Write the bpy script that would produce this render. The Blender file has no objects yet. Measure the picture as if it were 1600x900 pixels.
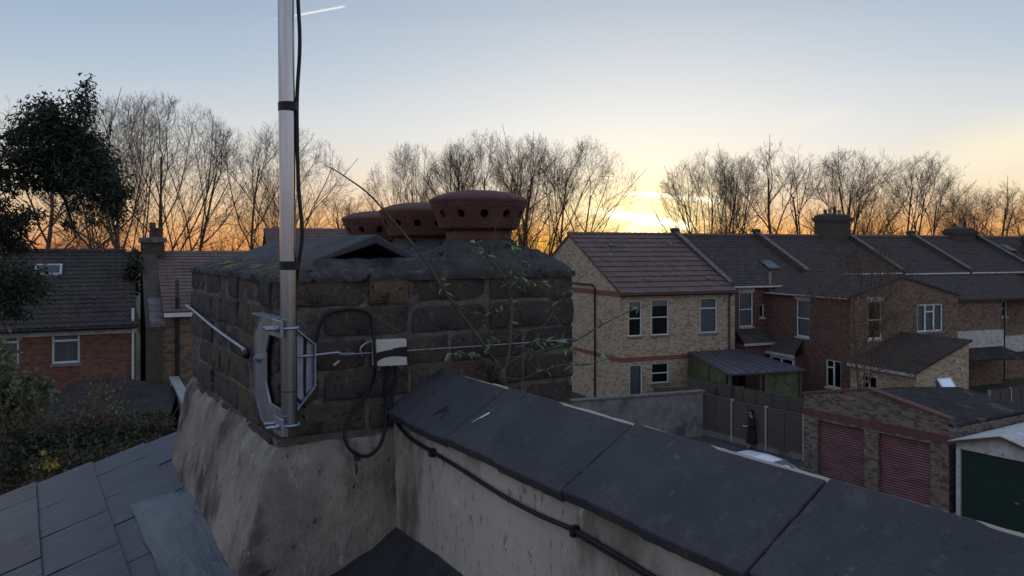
import bpy, bmesh, math, random
from mathutils import Vector, Matrix, noise, Euler
R = math.radians
scene = bpy.context.scene
C = scene.collection
random.seed(7)

# ------------------------------------------------------------------ camera
EYE = Vector((0, 0, 9.0)); FPX = 1256.0; HY = 388.0
cam_d = bpy.data.cameras.new('camera'); cam = bpy.data.objects.new('camera', cam_d); C.objects.link(cam)
cam.location = EYE; cam.rotation_euler = (R(90), 0, 0)
cam_d.sensor_width = 36; cam_d.lens = FPX / 1600 * 36; cam_d.shift_y = -(450 - HY) / 1600
cam_d.clip_start = 0.05; cam_d.clip_end = 3000
scene.camera = cam

# ------------------------------------------------------------------ sky
SUN_AZ, SUN_EL = R(9.2), R(1.6)           # azimuth clockwise from +Y
SUN = Vector((math.sin(SUN_AZ) * math.cos(SUN_EL), math.cos(SUN_AZ) * math.cos(SUN_EL), math.sin(SUN_EL)))
def lin(*c):
    if len(c) == 1: c = tuple(int(c[0][i:i + 2], 16) for i in (0, 2, 4))
    f = lambda x: (x / 12.92 if x <= 0.04045 else ((x + 0.055) / 1.055) ** 2.4)
    return tuple(f(x / 255) for x in c)
world = bpy.data.worlds.new('World'); scene.world = world; world.use_nodes = True
def build_world():
    nt = world.node_tree; N = nt.nodes; L = nt.links; N.clear()
    def new(t, **k):
        n = N.new(t)
        for a, b in k.items(): setattr(n, a, b)
        return n
    def M(op, a, b=None, c=None):
        n = new('ShaderNodeMath', operation=op)
        for i, x in enumerate((a, b, c)):
            if x is None: continue
            if isinstance(x, (int, float)): n.inputs[i].default_value = x
            else: L.new(x, n.inputs[i])
        return n.outputs[0]
    def VM(op, a, b=None):
        n = new('ShaderNodeVectorMath', operation=op)
        for i, x in enumerate((a, b)):
            if x is None: continue
            if isinstance(x, (tuple, Vector)): n.inputs[i].default_value = tuple(x)
            else: L.new(x, n.inputs[i])
        return n
    def mix(f, a, b, bt='MIX'):
        n = new('ShaderNodeMix', data_type='RGBA', blend_type=bt)
        for s, x in ((0, f), (6, a), (7, b)):
            if isinstance(x, (int, float)): n.inputs[s].default_value = x
            elif isinstance(x, tuple): n.inputs[s].default_value = (*x[:3], 1)
            else: L.new(x, n.inputs[s])
        return n.outputs[2]
    def ramp(f, stops, interp='EASE'):
        n = new('ShaderNodeValToRGB'); cr = n.color_ramp; cr.interpolation = interp
        while len(cr.elements) < len(stops): cr.elements.new(0.5)
        for e, (p, c) in zip(cr.elements, stops): e.position = p; e.color = (*c, 1)
        L.new(f, n.inputs[0]); return n.outputs[0]
    tc = new('ShaderNodeTexCoord'); d = VM('NORMALIZE', tc.outputs['Generated']).outputs[0]
    sep = new('ShaderNodeSeparateXYZ'); L.new(d, sep.inputs[0]); z = sep.outputs[2]
    zc = M('MAXIMUM', z, 0.0)
    e = M('POWER', zc, 0.5)                       # sqrt spreads the horizon bands
    west = ramp(e, [(0.0, lin(196, 94, 62)), (0.08, lin(228, 146, 100)), (0.174, lin(243, 193, 138)), (0.249, lin(243, 215, 180)), (0.318, lin(231, 223, 212)), (0.385, lin(210, 218, 225)),
                    (0.457, lin(180, 199, 219)), (0.53, lin(158, 180, 207)), (0.75, lin(154, 177, 210)), (1.0, lin(150, 174, 210))], 'LINEAR')
    east = ramp(e, [(0.0, lin(176, 168, 176)), (0.25, lin(196, 188, 196)), (0.45, lin(188, 190, 206)), (0.7, lin(166, 182, 210)), (1.0, lin(150, 174, 210))], 'LINEAR')
    sd = VM('DOT_PRODUCT', d, SUN).outputs['Value']
    hz = Vector((SUN.x, SUN.y, 0)).normalized()
    az = VM('DOT_PRODUCT', d, hz).outputs['Value']
    f = M('SMOOTHSTEP', 0.0, 1.0, az) if False else None
    mr = new('ShaderNodeMapRange', interpolation_type='SMOOTHSTEP'); L.new(az, mr.inputs[0]); mr.inputs[1].default_value = -0.5; mr.inputs[2].default_value = 0.85
    col = mix(mr.outputs[0], east, west)
    # the physical sky, blended under the measured dusk gradient
    sky = new('ShaderNodeTexSky', sky_type='NISHITA'); sky.sun_disc = False; sky.sun_elevation = SUN_EL; sky.sun_rotation = SUN_AZ
    sky.air_density = 1.0; sky.dust_density = 1.5; sky.ozone_density = 2.0
    skyc = VM('SCALE', sky.outputs[0]); skyc.inputs['Scale'].default_value = 0.10
    col = mix(0.08, col, skyc.outputs[0])
    # glow of the low sun through thin cloud; wider sideways than upwards
    dv = VM('SUBTRACT', d, SUN).outputs[0]
    dm = VM('MULTIPLY', dv, (0.62, 0.62, 1.0)).outputs[0]
    dist = VM('LENGTH', dm).outputs['Value']
    def glow(width, p=2.0):
        return M('EXPONENT', M('MULTIPLY', M('POWER', M('DIVIDE', dist, width), p), -1.0))
    col = mix(M('MULTIPLY', glow(0.215, 1.6), 0.95), col, (1.06, 1.01, 0.91))
    # orange band hugging the horizon around the sun
    side_ = M('EXPONENT', M('MULTIPLY', M('POWER', M('DIVIDE', M('MAXIMUM', M('SUBTRACT', 1.0, az), 0.0), 0.13), 1.5), -1.0))
    for w_, amt, c_ in ((0.056, 0.88, (1.12, 0.60, 0.15)), (0.034, 0.95, (1.12, 0.38, 0.045))):
        bnd = M('EXPONENT', M('MULTIPLY', M('POWER', M('DIVIDE', zc, w_), 2.0), -1.0))
        col = mix(M('MULTIPLY', M('MULTIPLY', bnd, side_), amt), col, c_)
    col = mix(M('MULTIPLY', glow(0.062, 1.7), 0.85), col, (1.7, 1.32, 0.62))
    low = M('MULTIPLY', M('EXPONENT', M('MULTIPLY', M('POWER', M('DIVIDE', zc, 0.020), 2.0), -1.0)), M('EXPONENT', M('MULTIPLY', M('DIVIDE', M('SUBTRACT', 1.0, az), 0.020), -1.0)))
    col = mix(M('MULTIPLY', low, 0.92), col, (1.6, 0.74, 0.06))
    core = M('MULTIPLY', glow(0.020, 1.3), 1.0)
    col = mix(core, col, (3.2, 2.5, 1.1))
    # thin streaks of cirrus: noise on a plane seen from below
    den = M('ADD', zc, 0.06)
    cx = M('DIVIDE', sep.outputs[0], den); cy = M('DIVIDE', sep.outputs[1], den)
    cmb = new('ShaderNodeCombineXYZ'); L.new(cx, cmb.inputs[0]); L.new(cy, cmb.inputs[1])
    mp = new('ShaderNodeMapping'); L.new(cmb.outputs[0], mp.inputs[0]); mp.inputs['Rotation'].default_value = (0, 0, R(14)); mp.inputs['Scale'].default_value = (0.22, 1.3, 1)
    mp.inputs['Location'].default_value = (3.1, 1.7, 0)
    nz = new('ShaderNodeTexNoise'); L.new(mp.outputs[0], nz.inputs['Vector']); nz.inputs['Scale'].default_value = 1.0; nz.inputs['Detail'].default_value = 5; nz.inputs['Roughness'].default_value = 0.55
    cl = ramp(nz.outputs[0], [(0.50, (0, 0, 0)), (0.78, (1, 1, 1))], 'EASE')
    side = new('ShaderNodeMapRange'); L.new(sd, side.inputs[0]); side.inputs[1].default_value = 0.72; side.inputs[2].default_value = 0.99
    fade = new('ShaderNodeMapRange'); L.new(zc, fade.inputs[0]); fade.inputs[1].default_value = 0.30; fade.inputs[2].default_value = 0.10
    cf = M('MULTIPLY', M('MULTIPLY', cl, side.outputs[0]), M('MULTIPLY', fade.outputs[0], 0.42))
    col = mix(cf, col, (1.0, 0.84, 0.60))
    # a few condensation trails: arcs between two directions
    def pix(px, py): return Vector(((px - 800) / FPX, 1, -(py - HY) / FPX)).normalized()
    def trail(a, b, w, c, amt, col, soft=0.98):
        A, B = pix(*a), pix(*b); n = A.cross(B).normalized(); t = (B - A); ln = t.length; t = t / ln
        dn = M('DIVIDE', VM('DOT_PRODUCT', d, n).outputs['Value'], w)
        along = M('DIVIDE', M('SUBTRACT', VM('DOT_PRODUCT', d, t).outputs['Value'], A.dot(t)), ln)
        wn = M('EXPONENT', M('MULTIPLY', M('MULTIPLY', dn, dn), -1.0))
        mr = new('ShaderNodeMapRange', interpolation_type='SMOOTHSTEP'); L.new(along, mr.inputs[0]); mr.inputs[1].default_value = 0.0; mr.inputs[2].default_value = 0.55
        end = new('ShaderNodeMapRange'); L.new(along, end.inputs[0]); end.inputs[1].default_value = 1.03; end.inputs[2].default_value = soft
        return mix(M('MULTIPLY', M('MULTIPLY', wn, amt), M('MULTIPLY', mr.outputs[0], end.outputs[0])), col, c)
    col = trail((415, 33), (538, 10), 0.0011, (0.95, 0.93, 0.9), 0.95, col)
    col = trail((1190, 204), (1345, 168), 0.0065, (1.0, 0.90, 0.76), 0.45, col, 0.55)
    col = trail((890, 324), (1078, 354), 0.0040, (3.2, 2.9, 2.0), 1.0, col)
    col = trail((935, 298), (1120, 313), 0.0028, (2.4, 2.2, 1.7), 0.8, col)
    col = trail((1330, 305), (1780, 175), 0.030, (1.06, 0.95, 0.68), 0.62, col)
    col = trail((1400, 322), (1800, 262), 0.016, (1.08, 0.92, 0.58), 0.45, col)
    # below the horizon: dull earth
    below = new('ShaderNodeMapRange'); L.new(z, below.inputs[0]); below.inputs[1].default_value = -0.02; below.inputs[2].default_value = 0.0
    col = mix(below.outputs[0], (0.05, 0.045, 0.045), col)
    bg = new('ShaderNodeBackground'); L.new(col, bg.inputs[0]); bg.inputs[1].default_value = 1.0
    out = new('ShaderNodeOutputWorld'); L.new(bg.outputs[0], out.inputs[0])
build_world()
sun_d = bpy.data.lights.new('sun', 'SUN'); sun_d.energy = 0.35; sun_d.angle = R(3.0); sun_d.color = (1.0, 0.62, 0.30)
sun = bpy.data.objects.new('sun', sun_d); C.objects.link(sun); sun.rotation_euler = (-SUN).to_track_quat('-Z', 'Y').to_euler(); sun.location = SUN * 200
vs = scene.view_settings; vs.view_transform = 'Standard'; vs.look = 'None'; vs.exposure = 0.0; vs.gamma = 1.0; vs.use_curve_mapping = False

# ------------------------------------------------------------------ materials
def mat(name, c1, c2=None, scale=6.0, rough=0.85, bump=0.0, bscale=40.0, metal=0.0, stain=None, stain_scale=2.0, stain_lo=0.5, stain_hi=0.65, spec=0.35, stretch=(1, 1, 1), brick=None, c3=None, coord='Object', detail=6, speck=None, bdist=None):
    m = bpy.data.materials.new(name); m.use_nodes = True; nt = m.node_tree; N = nt.nodes; L = nt.links
    b = N['Principled BSDF']; b.inputs['Roughness'].default_value = rough; b.inputs['Metallic'].default_value = metal; b.inputs['Specular IOR Level'].default_value = spec
    tc = N.new('ShaderNodeTexCoord'); mp = N.new('ShaderNodeMapping'); L.new(tc.outputs[coord], mp.inputs[0]); mp.inputs['Scale'].default_value = stretch
    vec = mp.outputs[0]
    def nz(s, det=6, ro=0.6):
        n = N.new('ShaderNodeTexNoise'); L.new(vec, n.inputs['Vector']); n.inputs['Scale'].default_value = s; n.inputs['Detail'].default_value = det; n.inputs['Roughness'].default_value = ro; return n.outputs[0]
    def rampf(f, lo, hi):
        n = N.new('ShaderNodeMapRange'); n.interpolation_type = 'SMOOTHSTEP'; L.new(f, n.inputs[0]); n.inputs[1].default_value = lo; n.inputs[2].default_value = hi; return n.outputs[0]
    def mix(f, a, b2):
        n = N.new('ShaderNodeMix'); n.data_type = 'RGBA'
        for s, x in ((0, f), (6, a), (7, b2)):
            if isinstance(x, (int, float)): n.inputs[s].default_value = x
            elif isinstance(x, tuple): n.inputs[s].default_value = (*x[:3], 1)
            else: L.new(x, n.inputs[s])
        return n.outputs[2]
    c2 = c2 or tuple(x * 0.7 for x in c1)
    hgt = None
    if brick:
        bt = N.new('ShaderNodeTexBrick'); uv = tc.outputs['UV']; L.new(uv, bt.inputs['Vector'])
        bt.inputs['Scale'].default_value = 1.0; bt.inputs['Brick Width'].default_value = brick.get('w', 0.225); bt.inputs['Row Height'].default_value = brick.get('h', 0.075)
        bt.inputs['Mortar Size'].default_value = brick.get('ms', 0.007); bt.inputs['Mortar Smooth'].default_value = 0.3; bt.inputs['Bias'].default_value = brick.get('bias', 0.0)
        bt.inputs['Color1'].default_value = (*c1, 1); bt.inputs['Color2'].default_value = (*c2, 1); bt.inputs['Mortar'].default_value = (*brick['mortar'], 1)
        col = bt.outputs[0]
        if c3:     # scattered odd coloured bricks: per-brick random through a stretched cell noise
            wn = N.new('ShaderNodeTexVoronoi'); sc = N.new('ShaderNodeMapping'); L.new(uv, sc.inputs[0]); sc.inputs['Scale'].default_value = (4.4, 13.3, 1); L.new(sc.outputs[0], wn.inputs['Vector']); wn.inputs['Scale'].default_value = 1.0
            sp = N.new('ShaderNodeSeparateColor'); L.new(wn.outputs['Color'], sp.inputs[0])
            col = mix(rampf(sp.outputs[0], 0.62, 0.80), col, c3)
        col = mix(rampf(nz(1.1, 4), 0.35, 0.75), col, mix(1.0, col, tuple(x * 0.62 for x in c1)) if False else col)
        hgt = bt.outputs['Fac']
    else:
        col = mix(rampf(nz(scale, detail), 0.3, 0.7), c1, c2)
        if c3: col = mix(rampf(nz(scale * 3.7, 5, 0.7), 0.52, 0.72), col, c3)
    if stain: col = mix(rampf(nz(stain_scale, 5, 0.65), stain_lo, stain_hi), col, stain)
    if speck:
        for sc_, sl_, sh_, sca in speck: col = mix(rampf(nz(sca, 3, 0.7), sl_, sh_), col, sc_)
    L.new(col, b.inputs['Base Color'])
    if bump:
        bp = N.new('ShaderNodeBump'); bp.inputs['Strength'].default_value = bump; bp.inputs['Distance'].default_value = bdist or (0.01 if not brick else 0.02)
        h = nz(bscale, 8, 0.65)
        if hgt is not None:
            mm = N.new('ShaderNodeMath'); mm.operation = 'MULTIPLY_ADD'; L.new(hgt, mm.inputs[0]); mm.inputs[1].default_value = -1.0; L.new(h, mm.inputs[2]); h = mm.outputs[0]
        L.new(h, bp.inputs['Height']); L.new(bp.outputs[0], b.inputs['Normal'])
    return m
def leafmat(name, c1, c2, trans=0.25, rough=0.55, scale=2.0):
    m = mat(name, c1, c2, scale=scale, rough=rough, detail=2)
    nt = m.node_tree; b = nt.nodes['Principled BSDF']; tr = nt.nodes.new('ShaderNodeBsdfTranslucent'); ms = nt.nodes.new('ShaderNodeMixShader'); ms.inputs[0].default_value = trans
    src = b.inputs['Base Color'].links[0].from_socket; nt.links.new(src, tr.inputs[0])
    nt.links.new(b.outputs[0], ms.inputs[1]); nt.links.new(tr.outputs[0], ms.inputs[2]); nt.links.new(ms.outputs[0], nt.nodes['Material Output'].inputs[0]); return m
def glassmat(name):
    m = bpy.data.materials.new(name); m.use_nodes = True; nt = m.node_tree; N = nt.nodes; L = nt.links; N.remove(N['Principled BSDF'])
    g = N.new('ShaderNodeBsdfGlossy'); g.inputs['Roughness'].default_value = 0.04; g.inputs['Color'].default_value = (0.9, 0.93, 0.95, 1)
    t = N.new('ShaderNodeBsdfTransparent'); t.inputs[0].default_value = (0.75, 0.8, 0.8, 1)
    fr = N.new('ShaderNodeFresnel'); fr.inputs[0].default_value = 1.7; ms = N.new('ShaderNodeMixShader')
    L.new(fr.outputs[0], ms.inputs[0]); L.new(t.outputs[0], ms.inputs[1]); L.new(g.outputs[0], ms.inputs[2]); L.new(ms.outputs[0], N['Material Output'].inputs[0]); return m
MT = {}
MT['oldbrick'] = [mat('old_brick_%d' % i, c, d, scale=14, rough=0.95, bump=1.0, bscale=85, bdist=0.010, c3=e, stain=(0.03, 0.028, 0.028), stain_scale=9, stain_lo=0.48, stain_hi=0.7, speck=[((0.13, 0.12, 0.105), 0.66, 0.74, 45), ((0.012, 0.011, 0.011), 0.62, 0.68, 75)])
                  for i, (c, d, e) in enumerate([((0.10, 0.082, 0.072), (0.056, 0.049, 0.047), (0.18, 0.145, 0.11)), ((0.082, 0.07, 0.066), (0.048, 0.042, 0.042), (0.14, 0.115, 0.095)),
                                                 ((0.13, 0.098, 0.072), (0.068, 0.054, 0.046), (0.2, 0.16, 0.115)), ((0.112, 0.08, 0.066), (0.06, 0.048, 0.045), (0.17, 0.135, 0.10))])]
MT['crumbly'] = [mat('crumbly_brick_%d' % i, c, d, scale=20, rough=1, bump=1.0, bscale=70, bdist=0.018, c3=e, stain=(0.05, 0.042, 0.036), stain_scale=11, stain_lo=0.5, stain_hi=0.66, speck=[((0.02, 0.018, 0.016), 0.60, 0.66, 60)])
                 for i, (c, d, e) in enumerate([((0.21, 0.155, 0.09), (0.12, 0.09, 0.06), (0.28, 0.22, 0.13)), ((0.16, 0.12, 0.08), (0.09, 0.07, 0.05), (0.23, 0.17, 0.10)), ((0.13, 0.10, 0.075), (0.07, 0.055, 0.045), (0.2, 0.15, 0.1))])]
MT['mortar'] = mat('old_mortar', (0.29, 0.25, 0.205), (0.17, 0.148, 0.125), scale=18, rough=0.95, bump=1.0, bscale=60, bdist=0.03, stain=(0.06, 0.053, 0.048), stain_scale=7, stain_lo=0.50, stain_hi=0.70)
MT['flaunch'] = mat('flaunching', (0.115, 0.105, 0.095), (0.06, 0.055, 0.051), scale=9, rough=0.95, bump=1.0, bscale=26, bdist=0.04, c3=(0.17, 0.16, 0.145), stain=(0.03, 0.029, 0.03), stain_scale=8, speck=[((0.014, 0.014, 0.014), 0.60, 0.66, 24), ((0.26, 0.25, 0.22), 0.68, 0.74, 40)])
MT['lichen'] = mat('lichen', (0.25, 0.19, 0.06), (0.12, 0.10, 0.06), scale=40, rough=1, bump=1.0, bscale=90)
MT['render'] = mat('cement_render', (0.36, 0.315, 0.25), (0.22, 0.19, 0.155), scale=6, rough=0.95, bump=0.8, bscale=60, stain=(0.085, 0.073, 0.062), stain_scale=5, stain_lo=0.45, stain_hi=0.64, stretch=(1, 1, 0.6), speck=[((0.40, 0.36, 0.30), 0.58, 0.72, 22), ((0.09, 0.08, 0.07), 0.62, 0.70, 48), ((0.05, 0.045, 0.04), 0.69, 0.72, 17)])
MT['render_wall'] = mat('parapet_render', (0.55, 0.495, 0.415), (0.41, 0.37, 0.315), scale=4, rough=0.95, bump=0.5, bscale=60, stain=(0.19, 0.16, 0.125), stain_scale=4.5, stain_lo=0.48, stain_hi=0.68, stretch=(1, 1, 0.5), speck=[((0.22, 0.19, 0.155), 0.58, 0.70, 60), ((0.16, 0.14, 0.115), 0.68, 0.76, 14), ((0.66, 0.6, 0.5), 0.62, 0.74, 25)])
MT['coping'] = mat('coping_tile', (0.085, 0.082, 0.086), (0.060, 0.059, 0.065), scale=7, rough=0.9, bump=0.55, bscale=160, c3=(0.10, 0.096, 0.096), stain=(0.05, 0.048, 0.053), stain_scale=9, stain_lo=0.52, stain_hi=0.75, speck=[((0.035, 0.034, 0.038), 0.56, 0.72, 190), ((0.16, 0.155, 0.15), 0.64, 0.74, 120), ((0.13, 0.125, 0.115), 0.66, 0.72, 22), ((0.028, 0.027, 0.029), 0.64, 0.74, 13)])
MT['copmortar'] = mat('bedding_mortar', (0.62, 0.52, 0.41), (0.48, 0.40, 0.31), scale=20, rough=0.95, bump=0.8, bscale=60)
MT['slate'] = [mat('slate_%d' % i, c, tuple(x * 0.72 for x in c), scale=5, rough=0.36, bump=0.5, bscale=22, stretch=(3, 1, 1), spec=0.3, stain=tuple(x * 1.35 for x in c), stain_scale=7) for i, c in enumerate([(0.026, 0.036, 0.062), (0.036, 0.046, 0.074), (0.019, 0.027, 0.050)])]
MT['lead'] = mat('lead_sheet', (0.046, 0.056, 0.080), (0.032, 0.040, 0.058), scale=6, rough=0.30, bump=0.5, bscale=9, metal=0.3, stretch=(5, 0.7, 1), stain=(0.066, 0.078, 0.10), stain_scale=4)
MT['darklead'] = mat('gutter_felt', (0.045, 0.048, 0.056), (0.022, 0.023, 0.027), scale=7, rough=0.38, bump=0.6, bscale=14, spec=0.5, stain=(0.012, 0.012, 0.013), stain_scale=5)
MT['terracotta'] = mat('terracotta', (0.150, 0.064, 0.048), (0.105, 0.047, 0.038), scale=9, rough=0.8, bump=0.4, bscale=60, c3=(0.20, 0.09, 0.07), stain=(0.055, 0.034, 0.032), stain_scale=6, stain_lo=0.50, stain_hi=0.72, speck=[((0.24, 0.17, 0.14), 0.68, 0.74, 55), ((0.04, 0.028, 0.026), 0.63, 0.70, 38)])
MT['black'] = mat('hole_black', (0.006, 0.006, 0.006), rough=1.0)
MT['aluminium'] = mat('aluminium', (0.62, 0.63, 0.65), (0.34, 0.345, 0.36), scale=3, rough=0.24, metal=1.0, bump=0.10, bscale=30, stretch=(14, 14, 0.6))
MT['galv'] = mat('galvanised_steel', (0.42, 0.46, 0.53), (0.30, 0.33, 0.40), scale=22, rough=0.42, metal=0.9, bump=0.1, bscale=50)
MT['tape'] = mat('black_tape', (0.018, 0.018, 0.02), rough=0.45)
MT['cable'] = mat('black_cable', (0.016, 0.016, 0.018), rough=0.5)
MT['whitecord'] = mat('grey_cord', (0.5, 0.51, 0.54), (0.4, 0.4, 0.43), rough=0.6)
MT['wire'] = mat('steel_wire', (0.42, 0.45, 0.5), (0.33, 0.35, 0.4), rough=0.45, metal=0.6)
MT['cream'] = mat('cream_plastic', (0.62, 0.60, 0.53), (0.56, 0.54, 0.47), scale=5, rough=0.5)
MT['stem'] = mat('shrub_stem', (0.16, 0.135, 0.10), (0.09, 0.075, 0.06), scale=40, rough=0.9)
MT['leaf'] = leafmat('shrub_leaf', (0.27, 0.36, 0.19), (0.17, 0.25, 0.12), scale=12)
MT['feather'] = mat('feather', (0.8, 0.8, 0.82), (0.65, 0.66, 0.7), rough=0.8)
MT['bark'] = mat('bare_bark', (0.17, 0.108, 0.066), (0.105, 0.068, 0.044), scale=3, rough=0.95)
MT['darkbark'] = mat('dark_bark', (0.03, 0.026, 0.022), (0.02, 0.018, 0.016), scale=3, rough=0.95)
MT['evergreen'] = leafmat('evergreen_leaf', (0.045, 0.062, 0.034), (0.025, 0.036, 0.022), scale=0.6)
MT['greyleaf'] = leafmat('grey_green_leaf', (0.21, 0.23, 0.13), (0.10, 0.125, 0.07), scale=1.2)
MT['hedgeleaf'] = leafmat('hedge_leaf', (0.075, 0.085, 0.045), (0.045, 0.05, 0.03), scale=1.5)
MT['flower'] = mat('yellow_flower', (0.75, 0.55, 0.04), (0.6, 0.42, 0.03), rough=0.7)
MT['yellowbrick'] = mat('yellow_stock_brick', (0.62, 0.475, 0.325), (0.48, 0.365, 0.25), brick=dict(mortar=(0.40, 0.33, 0.25)), c3=(0.34, 0.25, 0.17), rough=0.9, bump=0.5, bscale=30, stain=(0.20, 0.14, 0.09), stain_scale=0.9, stain_lo=0.56, stain_hi=0.85)
MT['redband'] = mat('red_brick_band', (0.27, 0.10, 0.065), (0.21, 0.075, 0.05), brick=dict(mortar=(0.25, 0.16, 0.12), w=0.075, h=0.225), rough=0.9)
MT['redbrick'] = mat('red_brick', (0.24, 0.115, 0.078), (0.175, 0.083, 0.058), brick=dict(mortar=(0.22, 0.15, 0.115)), c3=(0.16, 0.07, 0.05), rough=0.9, bump=0.5, bscale=30)
MT['darkredbrick'] = mat('dark_red_brick', (0.20, 0.095, 0.07), (0.13, 0.065, 0.052), brick=dict(mortar=(0.17, 0.13, 0.11)), c3=(0.11, 0.062, 0.052), rough=0.9, bump=0.5, bscale=30)
MT['brownbrick'] = mat('brown_stock_brick', (0.27, 0.18, 0.115), (0.17, 0.115, 0.08), brick=dict(mortar=(0.22, 0.18, 0.145)), c3=(0.13, 0.09, 0.067), rough=0.9, bump=0.5, bscale=30)
MT['garagebrick'] = mat('garage_brick', (0.24, 0.19, 0.14), (0.14, 0.105, 0.08), brick=dict(mortar=(0.24, 0.21, 0.18), bias=-0.1), c3=(0.115, 0.085, 0.07), rough=0.9, bump=0.5, bscale=30)
MT['sootbrick'] = mat('sooty_brick', (0.11, 0.085, 0.065), (0.07, 0.055, 0.045), brick=dict(mortar=(0.10, 0.085, 0.07)), rough=0.95, bump=0.5, bscale=30)
MT['browntile'] = mat('brown_concrete_tile', (0.19, 0.128, 0.108), (0.14, 0.098, 0.086), scale=1.4, spec=0.2, rough=0.9, bump=0.2, bscale=20, c3=(0.22, 0.165, 0.14))
MT['slateroof'] = mat('old_slate_roof', (0.098, 0.073, 0.065), (0.060, 0.048, 0.044), scale=2.2, spec=0.15, rough=0.9, bump=0.3, bscale=9, c3=(0.125, 0.10, 0.088))
MT['pantile'] = mat('dark_pantile', (0.075, 0.058, 0.052), (0.045, 0.037, 0.035), scale=1.6, spec=0.2, rough=0.9, bump=0.2, bscale=14, c3=(0.13, 0.10, 0.085), stain=(0.06, 0.065, 0.04), stain_scale=0.8)
MT['verge'] = mat('parapet_coping', (0.22, 0.195, 0.18), (0.11, 0.10, 0.095), scale=5, rough=0.9, bump=0.4, bscale=12)
MT['whitepaint'] = mat('white_paint', (0.78, 0.79, 0.80), (0.66, 0.67, 0.69), scale=4, rough=0.5)
MT['dirtywhite'] = mat('weathered_white', (0.62, 0.60, 0.56), (0.42, 0.40, 0.37), scale=3, rough=0.7, stain=(0.25, 0.22, 0.19), stain_scale=4, stain_lo=0.58, stain_hi=0.7)
MT['curtain'] = mat('net_curtain', (0.55, 0.56, 0.57), (0.38, 0.39, 0.41), scale=2, stretch=(14, 14, 0.4), rough=0.9)
MT['blind'] = mat('white_blind', (0.7, 0.7, 0.7), rough=0.8)
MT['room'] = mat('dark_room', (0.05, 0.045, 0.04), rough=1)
MT['glass'] = glassmat('window_glass')
MT['sill'] = mat('stone_sill', (0.25, 0.22, 0.2), (0.17, 0.15, 0.14), rough=0.9)
MT['blackpipe'] = mat('black_pipe', (0.02, 0.02, 0.022), rough=0.5)
MT['brownpipe'] = mat('brown_pipe', (0.10, 0.06, 0.05), rough=0.6)
MT['buffpipe'] = mat('buff_pipe', (0.40, 0.31, 0.23), (0.3, 0.23, 0.17), rough=0.7)
MT['felt'] = mat('felt_roof', (0.056, 0.047, 0.043), (0.032, 0.028, 0.027), scale=1.5, spec=0.1, rough=0.95, bump=0.5, bscale=12, c3=(0.08, 0.07, 0.065), stain=(0.11, 0.10, 0.095), stain_scale=0.9, stain_lo=0.56, stain_hi=0.66)
MT['shedroof'] = mat('bitumen_sheet', (0.11, 0.09, 0.11), (0.075, 0.062, 0.075), scale=2, rough=0.5, bump=0.2, bscale=10)
MT['greensheet'] = mat('green_sheeting', (0.15, 0.165, 0.085), (0.10, 0.115, 0.062), scale=1.2, rough=0.75, stain=(0.06, 0.07, 0.04), stain_scale=1.8)
MT['fence'] = mat('fence_wood', (0.135, 0.105, 0.085), (0.085, 0.068, 0.06), scale=3, rough=0.9, stretch=(1, 1, 12), bump=0.3, bscale=20)
MT['concpost'] = mat('concrete_post', (0.42, 0.40, 0.37), (0.3, 0.29, 0.27), scale=4, rough=0.9)
MT['conc'] = mat('concrete', (0.27, 0.25, 0.225), (0.17, 0.16, 0.15), scale=2.0, rough=0.95, bump=0.4, bscale=10, stain=(0.11, 0.10, 0.095), stain_scale=0.8)
MT['shutter'] = mat('faded_red_shutter', (0.27, 0.128, 0.128), (0.20, 0.095, 0.098), scale=1.5, rough=0.6, stretch=(1, 1, 3), stain=(0.16, 0.085, 0.085), stain_scale=1.4)
MT['redpaint'] = mat('red_lintel', (0.165, 0.072, 0.056), (0.12, 0.055, 0.046), scale=3, rough=0.8)
MT['greendoor'] = mat('dark_green_door', (0.016, 0.04, 0.03), (0.012, 0.03, 0.024), rough=0.55)
MT['asphalt'] = mat('asphalt', (0.09, 0.088, 0.088), (0.06, 0.06, 0.062), scale=1.5, rough=0.95, bump=0.3, bscale=20)
MT['grass'] = mat('rough_grass', (0.065, 0.08, 0.035), (0.045, 0.045, 0.028), scale=0.8, rough=1, bump=0.8, bscale=6)
MT['coat'] = mat('dark_coat', (0.028, 0.02, 0.026), (0.02, 0.015, 0.02), rough=0.9)
MT['skin'] = mat('skin', (0.42, 0.27, 0.21), (0.38, 0.24, 0.19), rough=0.6)
MT['hair'] = mat('dark_hair', (0.02, 0.014, 0.012), rough=0.6)
MT['paper'] = mat('paper', (0.75, 0.77, 0.8), rough=0.7)
MT['carpaint'] = mat('white_car_paint', (0.75, 0.77, 0.8), rough=0.2, spec=0.6, c2=(0.73, 0.75, 0.78))
MT['tyre'] = mat('tyre_rubber', (0.02, 0.02, 0.02), rough=0.9)

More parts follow.
